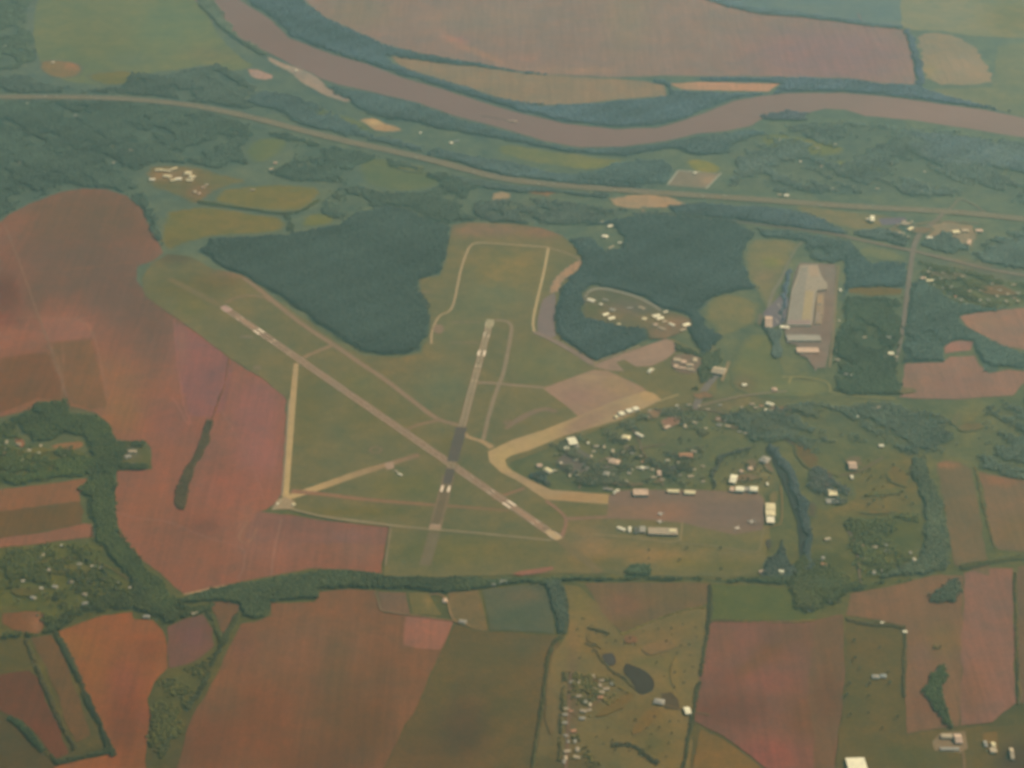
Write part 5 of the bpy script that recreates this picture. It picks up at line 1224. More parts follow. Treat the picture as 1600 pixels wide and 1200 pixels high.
B('hangar', 1123, 579, 62, 62, -22, 11, 'tan', 'gable', 'large square tan roofed shed below the factory field', 'shed', doors=2)
B('hangar', 1017, 579, 16, 46, -33, 6, 'glint', 'gable', 'narrow gleaming shed below the old hardstand', 'shed')
for x, lb in ((971, 'left'), (983, 'middle'), (993, 'right')):
    B('hangar', x, 646 - (x - 971) * .34, 27, 34, 24, 8, 'white' if x > 980 else 'glint', 'vault', {971: 'left one of three bright arched hangars on the golden apron edge', 983: 'middle one of three bright arched hangars on the golden apron edge', 993: 'right one of three bright arched hangars on the golden apron edge'}[x], 'hangar', group='three arched hangars', rise=4, wall=(.6, .56, .45))
B('shed', 963, 651, 16, 22, 24, 6, 'cream', 'gable', 'small pale shed left of the three arched hangars', 'shed')
B('warehouse', 894, 689, 40, 62, 14, 10, 'glint', 'gable', 'large square gleaming roof below the old runway', 'warehouse', rise=6, doors=2)
B('shed', 885, 700, 22, 26, 10, 6, 'white', 'gable', 'small pale shed below left of the large gleaming roof', 'shed')
B('shed', 919, 692, 9, 18, 0, 5, 'white', 'gable', 'tiny white shed right of the large gleaming roof', 'shed')
B('hall', 978, 683, 40, 34, -18, 8, 'cream', 'hip', 'pale hip roofed hall among the houses', 'hall')
B('hall', 999, 679, 46, 16, -46, 7, 'white', 'gable', 'narrow pale hall set slantwise among the houses', 'hall')
B('hall', 1042, 667, 34, 20, 38, 6, 'pink', 'gable', 'pinkish slanting roof in the bare plot right of the hangars', 'hall')
B('school', 960, 721, 50, 40, -20, 8, 'pink', 'hip', 'broad tan hip roof in the middle of the housing', 'school')
B('school_wing', 947, 740, 34, 38, -20, 7, 'grey', 'hip', 'dull grey roof below left of the broad tan hip roof', 'building')
B('house', 1004, 731, 20, 22, -35, 6, 'white', 'gable', 'small bright house between dark trees above the ramp', 'house')
B('house', 843, 727, 24, 24, 10, 6, 'pink', 'gable', 'small tan house near the bend of the old runway', 'house')
B('house', 857, 735, 44, 26, -50, 7, 'cream', 'gable', 'pale L shaped house near the bend of the old runway', 'house')
B('hall', 1072, 711, 62, 34, -4, 7, 'rust', 'gable', 'long orange roofed hall in the housing', 'hall')
B('hall', 1030, 739, 18, 40, 0, 6, 'pink', 'gable', 'small tan roof above the main ramp', 'hall')
B('terminal', 1036, 830, 128, 50, -3, 9, 'dull', 'flat', 'long grey flat roofed terminal below the main ramp', 'terminal', doors=6)
B('terminal_wing', 1051, 829, 30, 22, -3, 12, 'cream', 'flat', 'small cream roof block at the right end of the terminal', 'building')
B('cargo_shed', 1004, 827, 26, 44, -3, 8, 'grey', 'flat', 'grey square shed left of the terminal', 'shed')
B('cargo_shed', 994, 828, 16, 46, -3, 7, 'dark', 'flat', 'dark shed beside the grey square shed', 'shed')
B('cargo_shed', 984, 827, 12, 40, -3, 6, 'white', 'gable', 'narrow white roofed shed left of the terminal', 'shed')
B('cargo_shed', 971, 826, 40, 18, -35, 5, 'white', 'gable', 'low pale slanting shed far left of the terminal', 'shed')
B('hangar', 1001, 769, 66, 48, 0, 10, 'pink', 'flat', 'wide pinkish hangar on the upper edge of the ramp', 'hangar', doors=3)
B('hangar', 1052, 767, 52, 24, -3, 8, 'cream', 'gable', 'long pale hangar on the upper edge of the ramp, left of two', 'hangar', doors=2)
B('hangar', 1078, 769, 48, 28, -4, 8, 'cream', 'gable', 'long pale hangar on the upper edge of the ramp, right of two', 'hangar', doors=2)
B('office', 963, 768, 10, 40, -40, 7, 'white', 'gable', 'small pale slanting office at the left end of the ramp', 'office')
B('office', 950, 764, 44, 12, -12, 5, 'grey', 'flat', 'low grey block at the left end of the ramp', 'office')
B('hangar', 1146, 748, 30, 66, -14, 10, 'glint', 'gable', 'bright steep roofed hangar behind the ramp corner', 'hangar', rise=5)
B('hangar', 1156, 764, 38, 40, -8, 11, 'glint', 'vault', 'gleaming hangar on the upper right of the ramp, left of two', 'hangar', rise=4)
B('hangar', 1178, 764, 36, 40, -8, 11, 'glint', 'vault', 'gleaming hangar on the upper right of the ramp, right of two', 'hangar', rise=4)
B('hangar_annex', 1167, 764, 24, 30, -8, 8, 'grey', 'flat', 'grey annex joining the two gleaming hangars', 'annex')
B('hangar_annex', 1144, 764, 20, 34, -8, 8, 'pink', 'flat', 'pinkish annex left of the two gleaming hangars', 'annex')
for y, r, lb in ((791, 'cream', 'top'), (801, 'cream', 'middle'), (812, 'white', 'bottom')):
    B('hangar', 1204, y, 42 if y < 810 else 34, 46, -4, 10, r, 'flat', {791: 'yellowish hangar right of the ramp, top of three', 801: 'yellowish hangar right of the ramp, middle of three', 812: 'pale yellow hangar right of the ramp, bottom of three'}[y], 'hangar', group='three yellowish hangars', doors=1, wall=(.5, .44, .28))
B('shed', 1199, 756, 9, 22, 0, 5, 'white', 'gable', 'tiny pale hut above the yellowish hangars', 'hut')
B('hall', 1195, 718, 40, 50, -30, 7, 'grey', 'hip', 'grey tan roof inside the bayou ring', 'hall')
B('house', 1172, 732, 22, 26, 0, 6, 'pink', 'hip', 'faint pinkish house inside the bayou ring', 'house')
B('house', 1158, 736, 16, 20, 20, 5, 'pink', 'hip', 'small faint house above the bright steep hangar', 'house')
B('house', 1203, 631, 38, 22, -30, 7, 'glint', 'gable', 'bright white slanting roof above the bayou ring', 'house')
B('house', 1197, 640, 16, 16, 0, 5, 'white', 'gable', 'little pale hut below the bright slanting roof', 'hut')
B('house', 1163, 601, 22, 20, 15, 6, 'white', 'gable', 'small pale house on the field edge below the factory', 'house')
B('house', 1210, 608, 26, 26, 0, 6, 'pink', 'hip', 'pale hip roofed house below the factory field', 'house')
B('house', 1192, 667, 26, 16, 20, 6, 'grey', 'gable', 'grey roofed house just above the bayou ring', 'house')
B('church', 1332, 727, 36, 60, 0, 9, 'pink', 'gable', 'reddish roofed church by the bayou lane', 'church')
B('house', 1331, 745, 12, 28, 0, 6, 'white', 'gable', 'small white house below the reddish roofed church', 'house')
B('house', 1301, 770, 38, 46, 0, 8, 'cream', 'flat', 'lone pale square roof between the bayous', 'building')
B('car_shed', 1301, 783, 56, 34, 0, 4, 'grey', 'flat', 'low grey roof below the lone pale square roof', 'shed')
B('house', 1377, 696, 22, 18, 0, 6, 'white', 'gable', 'small pale house at the top of the oxbow clearing', 'house')
B('house', 1372, 637, 34, 20, 30, 6, 'pink', 'hip', 'pale roof near the field corner at right', 'house')
B('house', 1339, 650, 16, 16, 0, 5, 'white', 'gable', 'small pale hut in the trees at right', 'hut')
B('house', 1364, 638, 14, 14, 0, 5, 'pink', 'gable', 'tiny tan hut beside the field corner at right', 'hut')
B('house', 1221, 893, 22, 34, -10, 8, 'glint', 'gable', 'gleaming roof in the dark trees below the ramp', 'house', rise=4)
B('house', 1192, 893, 30, 22, 20, 5, 'pink', 'hip', 'dull pale house left of the gleaming roof in the trees', 'house')
B('barn', 723, 971, 30, 20, -18, 6, 'grey', 'gable', 'grey barn at the end of the farm lane', 'barn')
B('barn', 695, 938, 18, 26, 0, 5, 'pink', 'hip', 'small tan roof on the farm lane below the creek', 'barn')
B('barn', 771, 913, 14, 20, 0, 5, 'grey', 'gable', 'small grey roof in the creek trees', 'barn')
B('barn', 787, 908, 38, 24, 10, 6, 'grey', 'hip', 'grey hip roof beside the creek trees', 'barn')
B('clubhouse', 1030, 1096, 40, 30, -15, 7, 'grey', 'hip', 'grey hip roofed clubhouse by the large golf pond', 'clubhouse')
B('clubhouse', 1074, 1110, 22, 40, 10, 8, 'glint', 'gable', 'bright little roof at the right of the golf course', 'building', rise=4)
B('warehouse', 1339, 1196, 70, 84, 3, 11, 'glint', 'flat', 'big gleaming flat roof cut by the bottom edge', 'warehouse', doors=3, extra=(0,))
B('shed', 1479, 1150, 40, 22, 0, 7, 'tan', 'gable', 'tan shed at the top of the bottom right yard', 'shed')
B('shed', 1497, 1154, 26, 50, 0, 7, 'pink', 'gable', 'pinkish shed in the bottom right yard', 'shed')
B('shed', 1484, 1170, 70, 16, 0, 5, 'grey', 'gable', 'long low grey shed at the foot of the bottom right yard', 'shed')
B('shed', 1552, 1163, 14, 26, 0, 7, 'cream', 'gable', 'small bright shed at the bottom right', 'shed')
B('shed', 1552, 1172, 24, 26, 0, 7, 'tan', 'flat', 'tan flat roof below the small bright shed', 'shed')
B('shed', 1540, 1162, 12, 34, 0, 5, 'grey', 'gable', 'thin grey shed left of the small bright shed', 'shed')
B('shed', 1581, 1177, 13, 62, -6, 7, 'tan', 'gable', 'narrow pale shed near the bottom right corner', 'shed')
B('farmhouse', 1368, 1057, 28, 22, 0, 6, 'grey', 'hip', 'grey farmhouse in the olive paddocks', 'farmhouse')
B('farmhouse', 1380, 1056, 24, 20, 0, 6, 'blue', 'hip', 'bluish barn beside the grey farmhouse', 'barn')
B('farmhouse', 1379, 973, 16, 12, 0, 5, 'white', 'gable', 'small white house on the top paddock hedge', 'house')
B('farmhouse', 1414, 987, 18, 14, 0, 5, 'white', 'gable', 'small pale house at the corner of the paddock hedges', 'house')
B('farmhouse', 1255, 941, 14, 14, 0, 6, 'cream', 'gable', 'tiny yellowish house in the clump above the green field', 'house')
B('farmhouse', 1298, 934, 22, 14, 30, 5, 'pink', 'gable', 'tiny pinkish roof right of the tree clump', 'house')
B('farmhouse', 207, 705, 36, 18, 0, 6, 'tan', 'gable', 'pale long roof in the square farmyard', 'farmhouse')
B('farmhouse', 200, 713, 26, 22, 30, 6, 'grey', 'gable', 'grey roof in the square farmyard', 'farmhouse')
B('farmhouse', 206, 725, 30, 10, 10, 4, 'dark', 'gable', 'dark low roof in the square farmyard', 'barn')
B('barn', 229, 963, 26, 16, 0, 6, 'grey', 'gable', 'pale grey barn at the top of the orange wedge field', 'barn')
B('barn', 222, 950, 30, 22, 0, 5, 'blue', 'hip', 'bluish roof in the trees above the orange wedge field', 'house')
B('barn', 304, 957, 26, 16, 25, 5, 'tan', 'gable', 'tan roof above the purple brown field', 'barn')
B('control_tower', 625, 741, 26, 10, -40, 5, 'white', 'gable', 'small white hut in the lower grass triangle', 'hut')
B('localizer_hut', 619, 736, 20, 6, -40, 3, 'tan', 'flat', 'tiny tan hut behind the small white hut', 'hut')
B('localizer_hut', 459, 788, 16, 14, -30, 4, 'cream', 'gable', 'tiny cream hut at the corner of the old runway', 'hut')
B('beacon_hut', 434, 787, 8, 14, 0, 4, 'white', 'gable', 'tiny white hut where old taxiway and old runway meet', 'hut')
B('glide_hut', 757, 521, 8, 14, 0, 4, 'white', 'gable', 'tiny white hut near the top end of the shorter runway', 'hut')
B('barge', 801, 189, 60, 12, -10, 4, 'pink', 'flat', 'low pinkish barge lying in the river by the groyne', 'barge')
# northern sites
B('depot', 1363, 341, 24, 70, -10, 14, 'glint', 'gable', 'tall gleaming white depot below the highway at right', 'depot', rise=5)
B('depot', 1356, 342, 20, 16, 0, 6, 'white', 'flat', 'small white annex left of the tall gleaming depot', 'annex')
B('motel', 1415, 349, 50, 26, 0, 7, 'tan', 'gable', 'tan motel roof left of the straight road, upper', 'motel')
B('motel', 1422, 357, 40, 22, 45, 7, 'cream', 'gable', 'cream slanting motel roof left of the straight road', 'motel')
B('motel', 1408, 364, 36, 18, -30, 6, 'tan', 'gable', 'tan roof left of the straight road, lower', 'motel')
B('petrol_station', 1453, 371, 36, 30, 0, 6, 'white', 'hip', 'small pale hip roof right of the straight road', 'building')
B('store', 1494, 362, 40, 36, 10, 7, 'cream', 'flat', 'cream flat store at the highway junction', 'store')
B('store', 1508, 360, 36, 30, 0, 7, 'tan', 'flat', 'tan flat store at the highway junction', 'store')
B('store', 1530, 360, 40, 30, 0, 7, 'pink', 'flat', 'pinkish flat store right of the junction', 'store')
B('store', 1514, 378, 20, 60, -20, 7, 'pink', 'flat', 'long pinkish flat roof hanging below the junction', 'store')
B('store', 1491, 379, 20, 40, 0, 6, 'blue', 'flat', 'bluish flat roof in trees below the junction', 'store')
B('store', 1453, 438, 40, 26, 0, 6, 'cream', 'gable', 'cream roof right of the straight road below the second road', 'store')
B('store', 1442, 434, 30, 20, 20, 6, 'pink', 'gable', 'pinkish roof beside the straight road', 'store')
B('house', 1392, 552, 26, 28, 0, 8, 'glint', 'gable', 'gleaming roof at the foot of the straight road', 'house', rise=4)
B('house', 1399, 557, 24, 14, 0, 5, 'tan', 'gable', 'tan roof right of the gleaming roof on the straight road', 'house')
B('house', 1332, 585, 18, 12, 0, 5, 'white', 'gable', 'lonely small house in the lower dark wood', 'house')
B('house', 1369, 479, 14, 12, 0, 5, 'white', 'gable', 'tiny pale hut in the middle of the lower dark wood', 'hut')
B('pump_house', 1229, 305, 26, 30, 0, 6, 'white', 'gable', 'small white building on the north side of the highway', 'building')
B('pump_house', 1218, 304, 24, 14, 0, 5, 'tan', 'gable', 'tan hut left of the small white building by the highway', 'hut')
B('pump_house', 1086, 270, 18, 22, 0, 6, 'white', 'gable', 'white hut on the top edge of the fenced yard', 'hut')
B('farmhouse', 657, 207, 14, 18, 0, 6, 'white', 'gable', 'lone white house between river and highway', 'house')
B('farmhouse', 705, 223, 22, 24, 0, 6, 'white', 'hip', 'white house in trees between river and highway', 'house')
B('farmhouse', 713, 220, 30, 14, 20, 5, 'blue', 'gable', 'bluish barn behind the white house in trees', 'barn')
B('farmhouse', 463, 110, 16, 22, 0, 7, 'white', 'gable', 'white hut on the long sand bar', 'hut')
B('farmhouse', 83, 97, 18, 18, 0, 6, 'white', 'gable', 'white farmhouse at the foot of the top left pasture', 'farmhouse')
B('farmhouse', 43, 162, 16, 22, 0, 6, 'white', 'gable', 'white house just below the highway at far left', 'house')
B('farmhouse', 8, 72, 24, 26, 0, 6, 'white', 'hip', 'pale roofed house in the top left trees', 'house')
B('farmhouse', 953, 353, 30, 22, 30, 6, 'white', 'gable', 'pale roof in the clearing above the camp wood, upper right', 'house')
B('farmhouse', 945, 369, 34, 30, -15, 6, 'white', 'hip', 'pale hip roof in the clearing above the camp wood', 'house')
B('farmhouse', 939, 347, 34, 22, 0, 6, 'grey', 'hip', 'grey roof in the clearing above the camp wood', 'house')
B('farmhouse', 969, 379, 26, 14, 0, 5, 'white', 'gable', 'small pale roof in the clearing, lowest', 'house')
B('farmhouse', 955, 386, 40, 10, 45, 4, 'tan', 'gable', 'thin slanting tan roof in the clearing above the camp wood', 'shed')
B('farmhouse', 395, 296, 26, 12, 0, 6, 'tan', 'gable', 'pale roof on the top edge of the olive meadow', 'house')
B('farmhouse', 424, 264, 24, 26, 0, 6, 'tan', 'gable', 'tan roof in the trees left of centre at the top', 'house')
B('farmhouse', 430, 254, 24, 20, 10, 6, 'pink', 'gable', 'pinkish roof in the trees left of centre at the top', 'house')
B('farmhouse', 471, 259, 34, 22, 45, 6, 'tan', 'gable', 'slanting tan roof in the trees below the highway', 'house')
B('farmhouse', 205, 235, 26, 24, -20, 6, 'pink', 'gable', 'pale roof at the right of the little tan clearing', 'house')
# upper-left shed cluster
for i, (x, y, l, w, r, k) in enumerate([(248, 265, 44, 20, 8, 'cream'), (259, 266, 60, 18, -8, 'cream'), (272, 263, 40, 16, 40, 'cream'), (262, 275, 46, 30, -14, 'cream'), (238, 280, 34, 24, 0, 'white'), (270, 281, 30, 22, 20, 'cream'), (279, 279, 36, 34, 10, 'white'), (294, 270, 38, 44, 0, 'cream'), (300, 276, 34, 36, -30, 'cream'), (296, 281, 40, 24, 0, 'cream')]):
    B('livestock_shed', x, y, l, w, r, 6, k, 'gable', ['top left long shed', 'long shed just right of the top left one', 'slanting shed at the top', 'broad pale shed in the middle', 'brightest lone shed at the lower left', 'slanting shed at the lower middle', 'bright broad shed at the lower middle', 'tall pale shed at the right', 'slanting pale shed at the far right', 'low pale shed at the lower right'][i] + ' of the shed cluster at upper left', 'shed', group='pale sheds in the cluster at upper left')
for i, (x, y) in enumerate([(318, 292), (323, 288), (311, 302), (304, 299)]):
    B('farmhouse', x, y, 18, 18, 20 * i, 5, 'tan' if i % 2 else 'pink', 'gable', ['tan house right of the shed cluster, nearest the meadow hedge', 'pinkish house right of the shed cluster, uppermost', 'house below the shed cluster', 'small house directly under the shed cluster'][i], 'house')
# camp in the wood clearing
camp = [(924, 469, 44, 26, -38, 'white', 'pale slanting barrack at the left of the camp'), (939, 475, 16, 18, 0, 'white', 'tiny pale block right of the left barrack'), (946, 491, 34, 24, 28, 'glint', 'gleaming block in the camp, left of a pair'), (955, 497, 38, 24, 28, 'glint', 'gleaming block in the camp, right of a pair'),
        (1007, 498, 22, 28, -20, 'cream', 'cream hut in the middle of the camp'), (1025, 493, 42, 24, 24, 'glint', 'gleaming block at the camp right, upper of a pair'), (1031, 497, 40, 24, 24, 'glint', 'gleaming block at the camp right, lower of a pair'), (1040, 487, 26, 12, 30, 'white', 'thin white hut above the gleaming pair'),
        (1050, 507, 36, 18, -45, 'white', 'pale slanting block near the camp tip'), (1072, 507, 40, 24, 30, 'glint', 'gleaming block at the very tip of the camp'), (1038, 502, 26, 18, 20, 'tan', 'tan block below the gleaming pair'), (1024, 507, 22, 22, 10, 'pink', 'pinkish block at the camp foot'), (1034, 513, 44, 14, -40, 'tan', 'long tan slanting block at the camp foot'),
        (1067, 515, 34, 14, 30, 'tan', 'tan block below the camp tip'), (946, 468, 30, 14, -30, 'grey', 'grey block in the upper camp'), (957, 484, 30, 26, -30, 'grey', 'grey block above the left gleaming pair'), (1003, 481, 36, 16, -35, 'tan', 'faint tan block in the upper middle camp'), (984, 481, 30, 14, 10, 'grey', 'faint grey block in the middle of the camp'), (930, 500, 26, 12, -35, 'grey', 'grey block at the lower left of the camp'), (967, 506, 18, 14, 0, 'cream', 'little cream hut at the lower edge of the camp')]
patch('yard', [(912, 460), (925, 449), (962, 454), (1008, 469), (1032, 484), (1066, 494), (1084, 505), (1082, 512), (1062, 522), (1040, 530), (1015, 530), (1012, 516), (965, 510), (930, 500), (912, 496), (915, 476)], (106, 110, 90), M_GRASS, cell=14, cat='yard', label='camp clearing of trodden grass and bare earth',
      blobs=[(950, 494, 22, 7, (128, 116, 88), .8), (1060, 506, 24, 9, (142, 118, 94), .8), (1020, 500, 24, 8, (128, 116, 86), .7), (985, 482, 30, 9, (112, 110, 96), .7), (1040, 522, 26, 10, (134, 116, 94), .8), (925, 482, 12, 10, (96, 108, 84), .7)])
for x, y, l, w, r, k, lb in camp:
    B('barrack', x, y, l, w, r, 6, k, 'gable', lb, 'barrack', group='barracks of the clearing camp')
ribbon('street', [(915, 478), (912, 462), (925, 452), (960, 455), (1000, 466), (1030, 482)], 9, (118, 116, 98), smooth=2, label='curved camp street along the wood edge', cat='street')
ribbon('street', [(918, 472), (950, 480), (990, 490), (1020, 508), (1050, 522)], 9, (124, 116, 96), smooth=2, label='camp street through the middle', cat='street')
home = B('mobile_home', 916, 462, 20, 8, 60, 4, 'grey', 'gable', 'small grey trailer in the arc along the camp wood edge', 'trailer', group='arc of trailers along the camp edge')
arc = smooth_line([(916, 462), (926, 454), (945, 453), (965, 458), (985, 463), (1003, 470), (1018, 478), (1030, 486)], 2)
seg = np.cumsum(np.r_[0, np.hypot(*np.diff(arc, axis=0).T)])
for s in np.linspace(4, seg[-1], 26):
    x, y = np.interp(s, seg, arc[:, 0]), np.interp(s, seg, arc[:, 1])
    copy_thing(home, x, y - 2.2, 70 + RNG.uniform(-12, 12), 'small grey trailer in the arc along the camp wood edge', 'arc of trailers along the camp edge')
# tan blocks right of the hardstand
for i, (x, y, l, w, r) in enumerate([(1058, 562, 34, 26, -10), (1068, 565, 26, 30, -10), (1078, 570, 34, 20, -10), (1066, 575, 40, 14, -10), (1079, 577, 34, 14, -10), (1056, 572, 20, 28, -10), (1086, 562, 20, 40, -10)]):
    B('dormitory', x, y, l, w, r, 7, 'pink' if i % 2 else 'tan', 'flat', ['top left tan block', 'square pinkish block second from left', 'tan block in the centre', 'long low pinkish block at the foot', 'long tan block at the lower right', 'narrow pinkish block at the left', 'tall tan block at the right edge'][i] + ' of the cluster right of the hardstand', 'block', group='tan blocks right of the hardstand')
patch('yard', round_px([(1048, 556), (1078, 554), (1098, 562), (1092, 582), (1070, 586), (1050, 578)], 1), (124, 114, 96), M_PAVE, amp=3, cat='yard', label='bare ground under the tan blocks')

# ---- houses: several kinds, each copied with walls, roof, door and windows
protos = []
for k, (roof, st, l, w) in enumerate([('grey', 'hip', 19, 12), ('tan', 'gable', 21, 11), ('pale', 'gable', 16, 10), ('rust', 'hip', 18, 12), ('dull', 'hip', 20, 12)]):
    protos.append((roof, st, l, w))
KN = {'grey': 'grey hip', 'tan': 'tan gabled', 'pale': 'pale gabled', 'rust': 'rusty hip', 'dull': 'dull brown hip'}
first = {}


def settle(poly, n, where, group, weights=(5, 2, 1, 1, 4), sep=26, rots=(0, 15, -20, 90)):
    pp = np.array(poly)
    placed, tries = [], 0
    while len(placed) < n and tries < 4000:
        tries += 1
        x, y = RNG.uniform(pp[:, 0].min(), pp[:, 0].max()), RNG.uniform(pp[:, 1].min(), pp[:, 1].max())
        if not inside(np.array([x]), np.array([y]), pp)[0]:
            continue
        g = np.array(P(x, y))
        if any(np.hypot(*(g - q)) < sep for q in placed):
            continue
        placed.append(g)
        k = int(RNG.choice(5, p=np.array(weights) / sum(weights)))
        roof, st, l, w = protos[k]
        lb = f'small {KN[roof]} roofed house {where}'
        rot = float(RNG.choice(rots)) + RNG.uniform(-5, 5)
        if k not in first:
            first[k] = B('house', x, y, l, w, rot, 4, roof, st, lb, 'house', group=group)
        else:
            copy_thing(first[k], x, y, rot, lb, group, s=RNG.uniform(.85, 1.25))


settle([(860, 748), (880, 700), (930, 694), (970, 700), (1010, 700), (1040, 720), (1100, 700), (1106, 756), (960, 758)], 44, 'in the housing above the main ramp', 'houses above the main ramp', weights=(4, 3, 3, 1, 3))
settle([(1000, 650), (1030, 632), (1110, 632), (1180, 625), (1250, 640), (1240, 672), (1120, 680), (1040, 660)], 32, 'between the old runway and the bayou ring', 'houses above the bayou ring', weights=(4, 3, 3, 1, 3))
settle([(1430, 412), (1520, 428), (1600, 446), (1600, 470), (1520, 480), (1460, 455)], 34, 'in the suburb below the second road', 'suburb houses below the second road', sep=36)
settle([(884, 1050), (960, 1060), (940, 1110), (910, 1125), (905, 1200), (880, 1200)], 30, 'on the golf estate', 'golf estate houses', sep=20, weights=(5, 2, 0, 1, 5))
settle([(10, 860), (140, 848), (200, 910), (230, 950), (150, 950), (30, 940)], 20, 'in the village at lower left', 'village houses at lower left', sep=40, weights=(3, 2, 4, 1, 2))
settle([(0, 690), (130, 700), (130, 712), (0, 728)], 10, 'in the hamlet at the left edge', 'hamlet houses at the left edge', sep=34, weights=(2, 2, 4, 2, 2))
settle([(1390, 345), (1440, 345), (1440, 372), (1400, 372)], 8, 'left of the straight road near the junction', 'houses near the junction', sep=30)
settle([(1340, 840), (1430, 860), (1460, 890), (1380, 905), (1345, 890)], 12, 'inside the oxbow wood', 'houses inside the oxbow', sep=40, weights=(4, 2, 1, 1, 1))
settle([(1300, 500), (1400, 500), (1400, 590), (1310, 590)], 12, 'along the lanes in the lower dark wood', 'houses in the lower dark wood', sep=60, weights=(4, 2, 1, 0, 1))
settle([(0, 180), (200, 180), (200, 260), (60, 290), (0, 280)], 16, 'hidden in the upper left woods', 'houses in the upper left woods', sep=90, weights=(3, 3, 1, 0, 1))
settle([(1160, 205), (1500, 215), (1590, 260), (1500, 300), (1240, 296)], 18, 'between the river and the highway at right', 'houses north of the highway at right', sep=120, weights=(3, 3, 1, 0, 2))
settle([(1270, 830), (1310, 850), (1320, 950), (1250, 955), (1240, 900)], 10, 'near the creek mouth at right', 'houses near the creek mouth', sep=40, weights=(3, 2, 1, 1, 1))


# ---- worn ground, yards and lawns between the buildings
def worn(x, y, rx, ry, c, label, rot=0, material=None):
    th = math.radians(rot)
    pts = []
    for i in range(9):
        t = 6.2832 * i / 9
        r = RNG.uniform(.75, 1.2)
        u, v = rx * r * math.cos(t), ry * r * math.sin(t)
        pts.append((x + u * math.cos(th) - v * math.sin(th), y + u * math.sin(th) + v * math.cos(th)))
    patch('bare_ground', pts, c, material or M_SOIL, amp=5, rnd=2, cell=9, soft=0 if (y > 985 and 840 < x < 1100) or (x, y) == (1178, 815) else 15, label=label, cat='bare ground')


